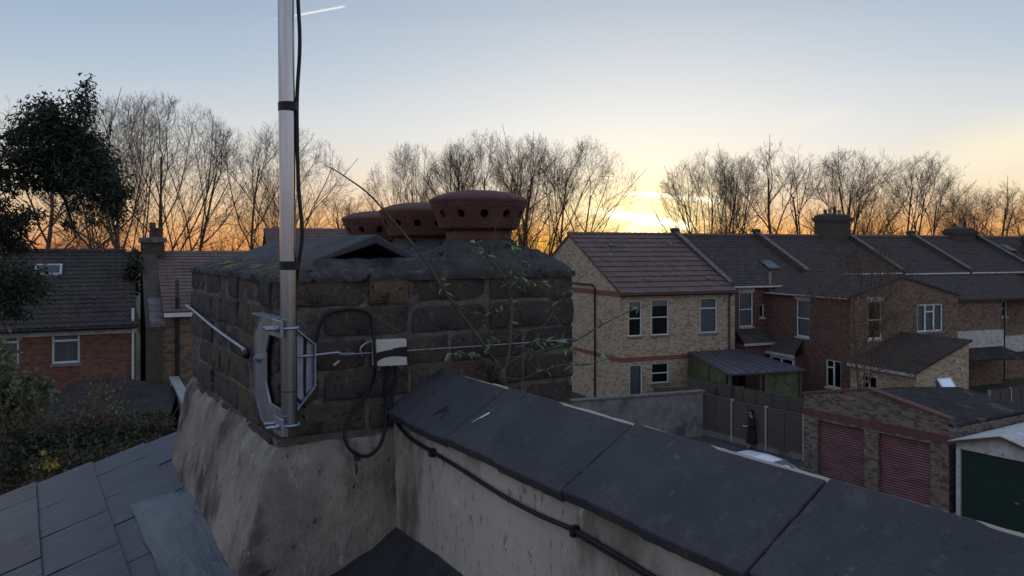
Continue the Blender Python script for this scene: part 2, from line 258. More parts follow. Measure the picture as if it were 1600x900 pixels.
# ------------------------------------------------------------------ frames, things, mesh builder
class Frame:
    def __init__(s, o, deg): s.o = Vector(o); s.a = R(deg); s.m = Matrix.Rotation(s.a, 3, 'Z'); s.mi = s.m.transposed()
    def w(s, p): return s.o + s.m @ Vector(p)
    def l(s, p): return s.mi @ (Vector(p) - s.o)
    def ray(s, px, py, axis, val):                 # where the sight line of a photo pixel meets the plane axis = val of this frame
        d = s.mi @ Vector(((px - 800) / FPX, 1, -(py - HY) / FPX)); e = s.l(EYE); t = (val - e[axis]) / d[axis]; return e + d * t
WORLD = Frame((0, 0, 0), 0)
STK = Frame((-0.538, 1.825, 9.0), 31.5)            # own chimney: x along its front face, y along its left face, z from eye height
TER = Frame((6.05, 45.0, 0), 22.0)                 # the terrace opposite
ORG = {}; FR = {}
def thing(name, label, cat, fr, org, group=None, rz=0.0, kind=None):
    o = bpy.data.objects.new(name, None); C.objects.link(o); o.empty_display_size = 0.2
    o.location = fr.w(org); o.rotation_euler = (0, 0, fr.a + rz); ORG[o] = Vector(org); FR[o] = fr
    o['label'] = label; o['category'] = cat
    if group: o['group'] = group
    if kind: o['kind'] = kind
    return o
def root_of(o):
    while o.parent: o = o.parent
    return o
class MB:
    def __init__(s): s.v = []; s.f = []
    def add(s, vs, fs):
        n = len(s.v); s.v += [tuple(p) for p in vs]; s.f += [tuple(i + n for i in f) for f in fs]; return s
    def box(s, x0, x1, y0, y1, z0, z1):
        return s.add([(x0, y0, z0), (x1, y0, z0), (x1, y1, z0), (x0, y1, z0), (x0, y0, z1), (x1, y0, z1), (x1, y1, z1), (x0, y1, z1)],
                     [(0, 3, 2, 1), (4, 5, 6, 7), (0, 1, 5, 4), (1, 2, 6, 5), (2, 3, 7, 6), (3, 0, 4, 7)])
    def quad(s, a, b, c, d): return s.add([a, b, c, d], [(0, 1, 2, 3)])
    def prism(s, poly, fn, d0, d1):                # polygon (2D, ccw) swept from depth d0 to d1; fn(a, b, d) gives the point
        n = len(poly); vs = [fn(a, b, d0) for a, b in poly] + [fn(a, b, d1) for a, b in poly]
        return s.add(vs, [tuple(range(n)), tuple(range(2 * n - 1, n - 1, -1))] + [(i, i + n, (i + 1) % n + n, (i + 1) % n) for i in range(n)])
    def tube(s, pts, rad, n=8, cap=True):
        pts = [Vector(p) for p in pts]; k = len(pts); rad = [rad] * k if isinstance(rad, (int, float)) else rad
        base = len(s.v); up = None
        for i, p in enumerate(pts):
            t = (pts[min(i + 1, k - 1)] - pts[max(i - 1, 0)]).normalized()
            if up is None: up = t.orthogonal().normalized()
            up = (up - t * up.dot(t)); up = up.normalized() if up.length > 1e-6 else t.orthogonal().normalized()
            sd = t.cross(up)
            for j in range(n):
                a = 2 * math.pi * j / n; s.v.append(tuple(p + (up * math.cos(a) + sd * math.sin(a)) * rad[i]))
        for i in range(k - 1):
            for j in range(n):
                a = base + i * n + j; b = base + i * n + (j + 1) % n; s.f.append((a, b, b + n, a + n))
        if cap: s.f.append(tuple(base + j for j in range(n - 1, -1, -1))); s.f.append(tuple(base + (k - 1) * n + j for j in range(n)))
        return s
    def lathe(s, prof, n=32, c=(0, 0, 0), close=False):
        base = len(s.v); k = len(prof)
        for r, z in prof:
            for j in range(n):
                a = 2 * math.pi * j / n; s.v.append((c[0] + r * math.cos(a), c[1] + r * math.sin(a), c[2] + z))
        for i in range(k - 1):
            for j in range(n):
                a = base + i * n + j; b = base + i * n + (j + 1) % n; s.f.append((a, b, b + n, a + n))
        return s
    def grid(s, nu, nv, fn):
        base = len(s.v)
        for j in range(nv + 1):
            for i in range(nu + 1): s.v.append(tuple(fn(i / nu, j / nv)))
        for j in range(nv):
            for i in range(nu):
                a = base + j * (nu + 1) + i; s.f.append((a, a + 1, a + nu + 2, a + nu + 1))
        return s
    def mesh(s, name, m, org=(0, 0, 0), smooth=False, uv=True):
        me = bpy.data.meshes.new(name); o = Vector(org)
        me.from_pydata([(x - o.x, y - o.y, z - o.z) for x, y, z in s.v], [], s.f); me.update()
        if uv and len(me.polygons) < 60000:
            ul = me.uv_layers.new(name='UV'); co = me.vertices; buf = [0.0] * (2 * len(me.loops))
            for p in me.polygons:
                n = p.normal
                if abs(n.z) > 0.9: t = Vector((1, 0, 0)); b = Vector((0, 1, 0))
                else: t = Vector((-n.y, n.x, 0)).normalized(); b = n.cross(t); b = -b if b.z < 0 else b
                for li in p.loop_indices:
                    q = co[me.loops[li].vertex_index].co; buf[2 * li] = q.dot(t); buf[2 * li + 1] = q.dot(b)
            ul.data.foreach_set('uv', buf)
        if smooth: me.polygons.foreach_set('use_smooth', [True] * len(me.polygons))
        me.materials.append(m); return me
    def build(s, name, m, parent=None, smooth=False, bevel=0.0, org=None, fix=True):
        if org is None: org = ORG[root_of(parent)] if parent else (0, 0, 0)
        me = s.mesh(name, m, org, smooth)
        if fix and len(me.polygons) < 20000:
            bm = bmesh.new(); bm.from_mesh(me); bmesh.ops.recalc_face_normals(bm, faces=bm.faces); bm.to_mesh(me); bm.free()
        o = bpy.data.objects.new(name, me); C.objects.link(o); o.parent = parent
        if bevel:
            b = o.modifiers.new('bevel', 'BEVEL'); b.width = bevel; b.segments = 2; b.limit_method = 'ANGLE'
        return o
def inst(me, name, parent, loc, rz=0.0, rot=None, scale=None):      # a copy sharing mesh data, loc in the thing's frame
    o = bpy.data.objects.new(name, me); C.objects.link(o); o.parent = parent; o.location = Vector(loc) - ORG[root_of(parent)]
    o.rotation_euler = rot or (0, 0, rz)
    if scale: o.scale = scale if hasattr(scale, '__len__') else (scale,) * 3
    return o
def tag(o, label, cat, group=None):
    o['label'] = label; o['category'] = cat
    if group: o['group'] = group
    return o
def struct(o): o['kind'] = 'structure'; return o
def single(mb, name, m, label, cat, fr, org, smooth=False, bevel=0.0, group=None):        # a thing that is one mesh
    o = mb.build(name, m, None, smooth, bevel, org=org); o.location = fr.w(org); o.rotation_euler = (0, 0, fr.a); ORG[o] = Vector(org); FR[o] = fr
    return tag(o, label, cat, group)
def nse(p, s=1.0): return noise.noise(Vector(p) * s)
def smooth_path(pts, n=6):
    P = [Vector(p) for p in pts]; out = []
    for i in range(len(P) - 1):
        a, b, c, d = P[max(i - 1, 0)], P[i], P[i + 1], P[min(i + 2, len(P) - 1)]
        for k in range(n):
            t = k / n; out.append(0.5 * ((2 * b) + (c - a) * t + (2 * a - 5 * b + 4 * c - d) * t * t + (3 * b - a - 3 * c + d) * t ** 3))
    return out + [P[-1]]

# ================================================================== SETTING
g = MB().grid(60, 60, lambda a, b: (-900 + 1800 * a, -300 + 1500 * b, 0.0)).build('ground', MT['grass']); struct(g)
ALD = Vector((0.545, -0.838, 0)); ALN = Vector((0.838, 0.545, 0))      # the back alley runs along ALD, ALN points to its far side
ALF = Frame((9.16, 39.0, 0), math.degrees(math.atan2(ALD.y, ALD.x)))   # x along the alley (towards us), y to its far side
al = MB().add([ALF.w((-3.0, 0.3, 0.006)), ALF.w((-3.0, -5.5, 0.006)), ALF.w((34, -5.5, 0.006)), ALF.w((34, 0.3, 0.006))], [(0, 1, 2, 3)])
struct(al.build('alley', MT['asphalt']))
ap = MB().box(6.6, 30, -1.6, -0.02, 0.0, 0.05)
o = ap.build('pavement', MT['conc'], org=(0, 0, 0)); o.location = ALF.w((0, 0, 0)); o.rotation_euler = (0, 0, ALF.a); struct(o)

# ================================================================== OWN ROOF AND CHIMNEY
SL, SW = 1.08, 0.842          # stack length along y, width along x
TOPZ = -0.066; CP = 0.075     # top of the brickwork, course pitch
stack = thing('chimney_stack', 'weathered dark brick chimney stack with flared cement base in the foreground', 'chimney', STK, (0.4, 0.5, -0.80))
MB().box(0.0095, SW - 0.0095, 0.0095, SL - 0.0095, -1.0, TOPZ - 0.004).build('core', MT['mortar'], stack)
MB().box(0.44, SW - 0.012, 0.012, SL - 0.012, -9.0, -1.0).build('breast', MT['mortar'], stack)
def brick_mesh(L, seed, m):
    mb = MB(); D = 0.05; H = 0.0665
    XS = ([0, .022, .12, .28, .45, .62, .80, .90, .978, 1] if L > 0.15 else [0, .04, .27, .5, .74, .96, 1]); ZS = [0, .075, .34, .66, .925, 1]; nx = len(XS) - 1; nz_ = 5
    q = random.Random(seed * 7); chip = {(0, 0): q.random(), (1, 0): q.random(), (0, 1): q.random(), (1, 1): q.random()}
    def P(i, j, k):                                   # a chipped block with crisp arrises; front towards -y
        x = (XS[i] - 0.5) * L; z = (ZS[j] - 0.5) * H; y = k * D; ex = min(i, nx - i) == 0; ez = min(j, nz_ - j) == 0
        if k == 0:
            y += 0.0022 * (ex + ez) + 0.0018 * nse((x + seed * 3.1, z, seed), 26) + 0.0020 * nse((x, z + seed, 3), 75)
            ci = chip[(0 if i < nx / 2 else 1, 0 if j < 2.5 else 1)]
            if ci > 0.55 and min(i, nx - i) <= 1 and min(j, nz_ - j) <= 1: y += 0.006 * ci
        x += 0.0016 * nse((seed, z, x), 45); z += 0.0022 * nse((x, seed * 1.7, z), 24)
        return (x, y, z)
    mb.grid(nx, nz_, lambda a, b: P(round(a * nx), round(b * nz_), 0))
    ring = [(i, 0) for i in range(nx)] + [(nx, j) for j in range(nz_)] + [(i, nz_) for i in range(nx, 0, -1)] + [(0, j) for j in range(nz_, 0, -1)]
    n = len(ring); mb.add([P(i, j, 0) for i, j in ring] + [P(i, j, 1) for i, j in ring], [(a, (a + 1) % n, (a + 1) % n + n, a + n) for a in range(n)])
    me = mb.mesh('brick', m, smooth=False)
    bm = bmesh.new(); bm.from_mesh(me); bmesh.ops.remove_doubles(bm, verts=bm.verts, dist=1e-5); bmesh.ops.recalc_face_normals(bm, faces=bm.faces); bm.to_mesh(me); bm.free()
    return me
STRE = [brick_mesh(0.212, i + 1, MT['oldbrick'][i % 4]) for i in range(8)]
HEAD = [brick_mesh(0.102, i + 21, MT['oldbrick'][(i + 1) % 4]) for i in range(8)]
STREW = [brick_mesh(0.212, i + 41, MT['crumbly'][i % 3]) for i in range(6)]; HEADW = [brick_mesh(0.102, i + 61, MT['crumbly'][i % 3]) for i in range(6)]
rb = random.Random(3)
def lay(course, length, place, first, cut_lo=0.0):
    x = 0.0; z = TOPZ - CP * (course + 0.5); st = first
    while x < length - 0.03:
        L = 0.112 if st == 'h' else 0.224
        if x + L > length - 0.06: L = length - x
        c = x + L / 2
        if c > cut_lo:
            warm = rb.random() < (0.04, 0.06, 0.12, 0.45, 0.85, 1, 1, 1)[course] and c < 0.62; me = rb.choice((STREW if warm else STRE) if L > 0.16 else (HEADW if warm else HEAD)); real = (L - 0.011) / (0.212 if L > 0.16 else 0.102)
            place(me, c, z + rb.uniform(-0.003, 0.003), real, rb.uniform(-0.004, 0.006))
        x += L
        st = 'h' if (st == 's' and rb.random() < pr) else ('s' if rb.random() > pr * 0.6 else 'h')
for k in range(8):
    pr = 0.12
    lay(k, SW, lambda me, c, z, sc, off: inst(me, 'brick', stack, (c, 0.004 + off, z), 0, scale=(sc, 1, 1)), 's' if k % 2 == 0 else 'h', 0.0 if k < 5 else 0.40)
    pr = 0.62
    if k < 6: lay(k, SL - 0.05, lambda me, c, z, sc, off: inst(me, 'brick', stack, (0.004 + off, 0.05 + c, z), -math.pi / 2, scale=(sc, 1, 1)), 'h' if k % 2 == 0 else 's', 0)
    if k < 6: lay(k, SL - 0.05, lambda me, c, z, sc, off: inst(me, 'brick', stack, (SW - 0.004, 0.05 + c, z), math.pi / 2, scale=(sc, 1, 1)), 's', 0)
# flared render skirt: front face, corner, left face as one skin
def skirt(a, b):                                       # a: 0 far end of left face .. 0.62 corner .. 1 parapet; b: 0 top .. 1 bottom
    zt = -0.447 + 0.020 * nse((a * 9, 1.3, 0)) + 0.006 * nse((a * 31, 7, 0)); zb = -0.86
    z = zt + (zb - zt) * b; fl = max(0.0, (-0.43 - z) / 0.30); pr_ = 0.004 if b > 0.10 else -0.014 + 0.018 * (b / 0.10) ** 0.8
    n = 0.004 * nse((a * 7, z * 5, 2)) + 0.0022 * nse((a * 45, z * 30, 5)) + 0.0012 * nse((a * 120, z * 80, 7))
    if a <= 0.62:
        t = 1 - a / 0.62; g_ = 0.088 + (0.05 - 0.088) * t
        x = -pr_ - g_ * fl - n; y = -pr_ * (1 - t) - 0.05 * fl * (1 - t) ** 6 + SL * t; y += 0.03 * fl * (1 if t > 0.999 else 0)
    else:
        t = (a - 0.62) / 0.38; x = (-pr_ - 0.088 * fl) * (1 - t) ** 3 + 0.45 * t; y = -pr_ - 0.05 * fl * (1 - 0.9 * t) - n
    return (x, y, z)
MB().grid(200, 50, skirt).build('render_skirt', MT['render'], stack, smooth=True, fix=False)
# flaunching: mound of mortar over the brick tops
def flaunch(a, b):
    x = 0.001 + (SW - 0.002) * a; y = 0.001 + (SL - 0.002) * b
    dl, dr, df, db = a * SW, (1 - a) * SW, b * SL, (1 - b) * SL
    t = min(1, dl / 0.13, dr / 0.09, df / 0.07, db / 0.1); t = t ** 0.85
    k = min(1, max(0, (x - 0.38) / 0.10)); top = 0.040 + 0.030 * k
    h = TOPZ + 0.006 * nse((x * 14, y * 14, 2)) * (1 - t) + top * t
    h += (0.25 + 0.75 * t) * (0.007 * nse((x * 8, y * 8, 4)) + 0.0055 * nse((x * 22, y * 22, 1)) + 0.003 * nse((x * 60, y * 60, 6)))
    e = 0.007 * nse((x * 12, y * 12, 9)) * (1 - t)
    return (x + e, y + e, h)
fl = MB().grid(64, 80, flaunch); nb = len(fl.v)
rim = [i for i in range(65)] + [j * 65 + 64 for j in range(1, 81)] + [80 * 65 + i for i in range(63, -1, -1)] + [j * 65 for j in range(79, 0, -1)]
fl.v += [(fl.v[i][0], fl.v[i][1], TOPZ - 0.012 - 0.006 * abs(nse((fl.v[i][0] * 30, fl.v[i][1] * 30, 0)))) for i in rim]
m_ = len(rim); fl.f += [(rim[i], nb + i, nb + (i + 1) % m_, rim[(i + 1) % m_]) for i in range(m_)]
flo = fl.build('flaunching', MT['flaunch'], stack, smooth=True, fix=False)
rl = random.Random(11)
for (cx, cy, rr) in [(0.035, 0.60, 0.085), (0.05, 0.36, 0.075), (0.045, 0.20, 0.06), (0.06, 0.80, 0.09), (0.09, 0.66, 0.05)]:           # lichen crusts
    mb = MB(); pts = []; NL = 44
    FQ = lambda X, Y: flaunch(min(1, max(0, X / SW)), min(1, max(0, Y / SL)))[2]
    for ring in (1.0, 0.66, 0.33):
        for j in range(NL):
            a = 2 * math.pi * j / NL; r_ = rr * ring * (0.62 + 0.55 * nse((math.cos(a) * 2.3 + cx * 30, math.sin(a) * 2.3, cy * 17)) + 0.25 * nse((math.cos(a) * 7, math.sin(a) * 7, cy * 31))); X = cx + 0.40 * r_ * math.cos(a); Y = cy + 1.15 * r_ * math.sin(a); pts.append((X, Y, FQ(X, Y) + (0.0008 if ring == 1.0 else 0.0022)))
    mb.add(pts + [(cx, cy, FQ(cx, cy) + 0.0025)], [(k * NL + i, k * NL + (i + 1) % NL, (k + 1) * NL + (i + 1) % NL, (k + 1) * NL + i) for k in range(2) for i in range(NL)] + [(2 * NL + i, 2 * NL + (i + 1) % NL, 3 * NL) for i in range(NL)]).build('lichen', MT['lichen'], flo, smooth=True)

# ridge tiles capping the unused flues
def ridge_tile(y0, y1, label):
    ax, az = 0.275, 0.036; outer = [(0.100, -0.034), (ax, az), (0.408, -0.036)]; th = 0.024
    poly = outer + [(0.408 - 0.026, -0.036 - 0.002), (ax, az - th), (0.100 + 0.026, -0.034 - 0.002)]
    t = MB(); fn = lambda a, b, d: (a, d, b)
    t.prism(poly[::-1], fn, y0, y1)
    return single(t, 'ridge_tile', MT['coping'], label, 'ridge tile', STK, (0.26, y0, -0.034), bevel=0.004, group='ridge tiles capping the chimney')
ridge_tile(0.075, 0.52, 'dark angled ridge tile with open end facing us capping the chimney stack')
ridge_tile(0.525, 0.95, 'ridge tile at the back of the stack top behind the open ended one')

# chimney pots with ventilated hoods
def pot(x, y, zrim, lab, rot):
    t = thing('chimney_pot', lab, 'chimney pot', STK, (x, y, -0.03), 'terracotta chimney pots', rz=rot)
    t.scale = (0.945, 0.945, 1)
    def L(prof, name, m, par=t): return MB().lathe([(r, zz) for r, zz in prof], 56, (0, 0, 0)).build(name, m, par, smooth=True, org=(0, 0, 0.03 - 0.03))
    dz = zrim + 0.03                                   # local height of the crown
    shaft = L([(0.104, -0.03), (0.101, dz - 0.150), (0.100, dz - 0.112), (0.085, dz - 0.112), (0.085, -0.03)], 'shaft', MT['terracotta'])
    MB().grid(40, 3, lambda a, b: ((0.150 - 0.05 * b + 0.012 * nse((a * 9 + x, b, y), 1)) * math.cos(2 * math.pi * a), (0.150 - 0.05 * b + 0.012 * nse((math.cos(2 * math.pi * a) * 3 + x, math.sin(2 * math.pi * a) * 3, y), 1)) * math.sin(2 * math.pi * a), 0.018 + 0.040 * b ** 1.5)).build('mortar_collar', MT['flaunch'], t, smooth=True, org=(0, 0, 0), fix=False)
    # hood wall with round holes: ring grid with disc holes cut as polygons
    mb = MB(); nh = 12; zb, zt = dz - 0.107, dz - 0.048
    rad = lambda z: 0.1225 + (0.1465 - 0.1225) * ((z - zb) / (zt - zb)) ** 1.1
    zh = zb + 0.036; hr = 0.0115
    for h in range(nh):
        a0 = 2 * math.pi * h / nh; span = 2 * math.pi / nh; m = 16; ring = []; outer = []
        for j in range(m):
            b = 2 * math.pi * j / m; ring.append((a0 + hr * math.cos(b) / 0.128, zh + hr * math.sin(b)))
            cx, sy = math.cos(b), math.sin(b); k = 1 / max(abs(cx), abs(sy)); px_, py_ = cx * k, sy * k
            za = zh + py_ * ((zt - zh) if py_ > 0 else (zh - zb)); outer.append((a0 + px_ * span / 2, za))
        def S(a, z, r_off=0): r = rad(z) + r_off; return (r * math.cos(a), r * math.sin(a), z)
        base = [S(*p) for p in ring] + [S(*p) for p in outer] + [S(p[0], p[1], -0.016) for p in ring]
        mb.add(base, [(j, j + m, (j + 1) % m + m, (j + 1) % m) for j in range(m)] + [(j, (j + 1) % m, (j + 1) % m + 2 * m, j + 2 * m) for j in range(m)])
    hood = mb.build('hood', MT['terracotta'], t, smooth=False, org=(0, 0, 0), fix=False)
    L([(0.095, dz - 0.1135), (0.110, dz - 0.1150), (0.117, zb - 0.0055), (0.1215, zb - 0.002), (0.1226, zb + 0.002)], 'lip', MT['terracotta'], hood)
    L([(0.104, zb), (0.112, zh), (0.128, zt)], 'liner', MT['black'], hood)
    L([(0.1464, zt - 0.001), (0.1480, zt + 0.003), (0.1485, zt + 0.007), (0.1510, zt + 0.011), (0.1535, zt + 0.017), (0.1525, zt + 0.021), (0.140, zt + 0.0285), (0.105, zt + 0.0395), (0.060, zt + 0.0465), (0.0, zt + 0.049)], 'crown', MT['terracotta'], t)
    return t
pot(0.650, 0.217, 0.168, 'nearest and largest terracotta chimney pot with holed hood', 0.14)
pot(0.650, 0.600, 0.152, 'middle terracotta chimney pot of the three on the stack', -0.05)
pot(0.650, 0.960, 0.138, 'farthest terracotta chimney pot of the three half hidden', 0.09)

# own slate slope, left of the stack
roof = thing('slate_roof', 'grey blue slate roof slope falling away left of the chimney', 'roof', STK, (-0.9, 0.2, -1.2))
TH = R(15.0); cs, sn = math.cos(TH), math.sin(TH); GA = 0.182; VERGE = 1.46
def RP(r, y, h=0.0): return Vector((-0.07 - cs * r - sn * h, y, -0.737 - sn * r + cs * h))
rs_ = random.Random(5); SLM = []
for i in range(6):
    mb = MB(); W_, Lh = 0.296, 0.30
    def sp(a, b, t): return ((a - 0.5) * (W_ + 0.002 * nse((b * 9, i, 0))), (b - 0.5) * Lh, 0.0 + 0.0020 * nse((a * 3, b * 3, i * 3)))
    mb.grid(6, 6, lambda a, b: sp(a, b, 0)); n = len(mb.v)
    edge = [j for j in range(7)] + [7 * k + 6 for k in range(1, 7)] + [42 + j for j in range(5, -1, -1)] + [7 * k for k in range(5, 0, -1)]
    mb.v += [(mb.v[e][0], mb.v[e][1], -0.010) for e in edge]; mb.f += [(edge[k], n + k, n + (k + 1) % len(edge), edge[(k + 1) % len(edge)]) for k in range(len(edge))]
    SLM.append(mb.mesh('slate', MT['slate'][i % 3]))
for k in range(-2, 16):
    r_tail = 0.14 + GA * k; y = VERGE + 0.012 + 0.0
    off = 0.0 if k % 2 == 0 else 0.15
    first = True
    while y > -1.7:
        w_ = rs_.uniform(0.27, 0.35) if not first else (0.30 - off + 0.05)
        first = False
        c = y - w_ / 2; r_mid = r_tail - 0.15
        if (k < 0 and c < 0.98) or (k == 0 and c < 0.55): break
        tilt = 0.042                                    # head of each slate lies one thickness lower than its tail
        p = RP(r_mid, c, 0.006 + rs_.uniform(-0.0010, 0.0016))
        o = inst(rs_.choice(SLM), 'slate', roof, p, scale=((w_ - 0.006) / 0.296, 1, 1))
        o.rotation_euler = (Matrix.Rotation(-TH - 0.0, 3, 'Y') @ Matrix.Rotation(-tilt, 3, 'Y') @ Matrix.Rotation(math.pi / 2, 3, 'Z')).to_euler()
        y -= w_
def under(r0, r1, y0, y1, name):
    MB().add([RP(r0, y1, -0.014), RP(r1, y1, -0.014), RP(r1, y0, -0.014), RP(r0, y0, -0.014), RP(r0, y1, -0.04), RP(r1, y1, -0.04), RP(r1, y0, -0.04), RP(r0, y0, -0.04)],
             [(0, 1, 2, 3), (7, 6, 5, 4), (0, 4, 5, 1), (1, 5, 6, 2), (2, 6, 7, 3), (3, 7, 4, 0)]).build(name, MT['darklead'], roof)
under(-0.02, 2.7, -3.0, VERGE, 'underlay'); under(-0.55, -0.021, SL + 0.03, VERGE, 'back_underlay')
def flash(a, b):
    top = 0.785 - 0.15 * a + 0.02 * math.sin(a * 5.0); y = top - 2.3 * b; r = 0.147 + 0.005 * nse((b * 12, 2, 0)) - a * (0.24 if y > 0.0 else 0.24 - 0.10 * min(1.0, -y / 0.12))
    h = 0.016 + 0.004 * nse((a * 2.5, b * 10, 1)) + 0.0025 * nse((a * 7, b * 34, 1)) + 0.006 * math.exp(-b * 60) * (0.5 + nse((a * 6, 3, 3)))
    return RP(r, y, h)
MB().grid(18, 80, flash).build('lead_flashing', MT['lead'], roof, smooth=True, fix=False)
# flat gutter sheet in front of the stack
single(MB().grid(24, 90, lambda a, b: (-0.085 + 0.372 * a, 0.05 - 3.0 * b, -0.826 + 0.372 * a * 0.36 + 0.010 * nse((a * 4, b * 16, 0)) + 0.006 * nse((a * 9, b * 45, 2)) + (0.09 * max(0, a - 0.80) / 0.1) ** 2 * 0.5)), 'lead_gutter', MT['darklead'],
       'dark lead gutter floor between chimney base and parapet wall', 'gutter', STK, (0.1, -1.0, -0.76), smooth=True)
# the house under that roof
hb = MB(); PZ = lambda x: -0.737 + (x + 0.07) * math.tan(TH) - 0.045
poly = [(-2.65, -9.0), (0.285, -9.0), (0.285, -0.80), (-0.07, -0.80), (-2.65, PZ(-2.65))]
hb.prism(poly[::-1], lambda a, b, d: (a, d, b), -3.2, VERGE - 0.05)
single(hb, 'house_wall', MT['brownbrick'], 'brown brick flank of the house under the slate slope', 'house', STK, (-1.2, -0.8, -9.0))

# parapet wall with sloping coping tiles
par = thing('parapet_wall', 'cement rendered parapet wall with dark sloping coping tiles running towards us', 'wall', STK, (0.35, -1.2, -0.8))
def pface(a, b):
    y = 0.004 - 3.2 * a; z = -0.86 + (0.86 - 0.398) * b
    return (0.290 + 0.004 * nse((y * 6, z * 6, 0)) + 0.002 * nse((y * 22, z * 22, 3)), y, z)
MB().grid(140, 22, pface).build('render_face', MT['render_wall'], par, smooth=True, fix=False)
MB().box(0.296, 0.425, -3.2, -0.002, -9.0, -0.405).build('wall', MT['brownbrick'], par)
COPS = [(0.06, -0.3150), (-0.325, -0.7435), (-0.750, -1.141), (-1.148, -1.56), (-1.57, -1.99), (-2.0, -2.42), (-2.43, -2.85)]
def coping(y0, y1, k):
    nx, z0, fx, z1 = 0.266, -0.402, 0.424, -0.309; th = 0.021; q = random.Random(40 + k); tw = q.uniform(-0.003, 0.003)
    mb = MB()
    def top(a, b):
        x = nx + (fx - nx) * a; y = y0 + (y1 - y0) * b; x += (1 - a) ** 4 * (0.0035 * nse((y * 18, k, 0)) + 0.002 * nse((y * 60, k, 2))); y += (0.003 * nse((x * 40, k, b * 3)) if b in (0, 1) else 0); z = z0 + (z1 - z0) * a + tw * (b - 0.5) + 0.0008 * nse((x * 30, y * 30, k)); return (x, y, z + (0.004 if b < 0.5 else 0))
    mb.grid(10, 24, top); n = len(mb.v); nu = 11
    edge = [i for i in range(11)] + [nu * j + 10 for j in range(1, 25)] + [nu * 24 + i for i in range(9, -1, -1)] + [nu * j for j in range(23, 0, -1)]
    mb.v += [(mb.v[e][0] + 0.010, mb.v[e][1], mb.v[e][2] - th + 0.0015 * nse((e * 0.7, k, 0))) for e in edge]; m = len(edge)
    mb.f += [(edge[i], n + i, n + (i + 1) % m, edge[(i + 1) % m]) for i in range(m)] + [tuple(n + i for i in range(m))]
    o = mb.build('coping_tile', MT['coping'], par, bevel=0.003)
for k, (a, b) in enumerate(COPS): coping(a, b, k)
def fillet(a, b):
    y = -0.02 - 3.0 * a; t = [(0.416, -0.345), (0.4235, -0.3130), (0.4290, -0.3080), (0.436, -0.3110), (0.440, -0.345)][round(b * 4)]
    return (t[0] + 0.0018 * nse((y * 30, b, 0)), y, t[1] + (0.0014 * nse((y * 17, b * 2, 1)) + 0.0010 * nse((y * 60, b, 1)) - 0.003 * (y > -0.24)) * (0 < b < 1))
MB().grid(260, 4, fillet).build('bedding_mortar', MT['copmortar'], par, smooth=True, fix=False)
# feather on the first coping joint
def on_coping(px, py, h=0.004):
    d_ = STK.mi @ Vector(((px - 800) / FPX, 1, -(py - HY) / FPX)); e_ = STK.l(EYE); sl = 0.093 / 0.158; t = ((-0.402 + (e_.x - 0.266) * sl) - e_.z) / (d_.z - sl * d_.x); p = e_ + d_ * t; p.z += h; return p
fa = on_coping(765, 648); fb = on_coping(741, 661, 0.003)
mb = MB(); ax = (fb - fa); sd = ax.cross(Vector((0, 0, 1))).normalized()
for i in range(8):
    for s in (-1, 1):
        t0, t1 = i / 8, (i + 1) / 8; w0 = 0.0062 * math.sin(math.pi * min(1, 0.25 + t0 * 0.75)) * (1 - t0 * 0.6); w1 = 0.0062 * math.sin(math.pi * min(1, 0.25 + t1 * 0.75)) * (1 - t1 * 0.6)
        up = Vector((0, 0, 0.0012)); mb.quad(fa + ax * t0 + up, fa + ax * t1 + up, fa + ax * t1 + sd * s * w1, fa + ax * t0 + sd * s * w0)
fe = single(mb, 'feather', MT['feather'], 'small white feather lying on the coping tiles', 'feather', STK, fa)
MB().tube([fa + Vector((0, 0, 0.0016)), fb + Vector((0, 0, 0.0016)), fb + ax * 0.35], 0.0007, 5).build('quill', MT['feather'], fe)

# ---------------------------------------------------------------- aerial mast, bracket, lashing, cables
mast = thing('aerial_mast', 'aluminium aerial mast clamped to the corner of the chimney', 'mast', STK, (-0.008, -0.142, -0.368))
PB = Vector((-0.008, -0.142, -0.368)); tilt = Vector((-0.0098, -0.0060, 1.0)).normalized()
def PM(t): return PB + tilt * t
MB().tube([PM(0.068), PM(2.2)], 0.0172, 40, cap=False).build('pole', MT['aluminium'], mast, smooth=True)
MB().tube([PM(0.0), PM(0.066)], 0.0168, 40, cap=False).build('pole_end', MT['aluminium'], mast, smooth=True)
MB().tube([PM(0.065), PM(0.0685)], 0.0160, 24).build('joint', MT['tape'], mast)
SIDE = Vector((0.64, -0.36, 0)).normalized()            # side of the pole on which the cable runs
for zt in (-0.036, 0.298):
    t = zt - PB.z; c = PM(t) + SIDE * 0.004
    ring = MB()
    ring.tube([PM(t - 0.009) + SIDE * 0.003, PM(t + 0.009) + SIDE * 0.003], 0.0212, 24)
    ring.build('tape_band', MT['tape'], mast)
mc = smooth_path([PM(2.15) + SIDE * 0.021, PM(1.4) + SIDE * 0.022, PM(0.95) + SIDE * 0.024, PM(0.80) + SIDE * 0.028, PM(0.672) + SIDE * 0.021, PM(0.50) + SIDE * 0.023, PM(0.40) + SIDE * 0.030, PM(0.335) + SIDE * 0.021,
                  PM(0.27) + SIDE * 0.012 + Vector((0.01, 0.030, 0)), PM(0.15) + Vector((0.022, 0.045, 0)), PM(0.06) + Vector((0.02, 0.07, 0)), Vector((0.052, -0.012, -0.350)), Vector((0.064, -0.010, -0.362)), Vector((0.064, -0.010, -0.30)), Vector((0.066, -0.012, -0.20))])
single(MB().tube(mc, 0.0042, 8), 'aerial_cable', MT['cable'], 'black aerial cable running down beside the mast', 'cable', STK, mc[0], smooth=True)

br = thing('mast_bracket', 'galvanised steel cradle bracket holding the mast on the chimney corner', 'bracket', STK, (-0.01, 0.0, -0.42))
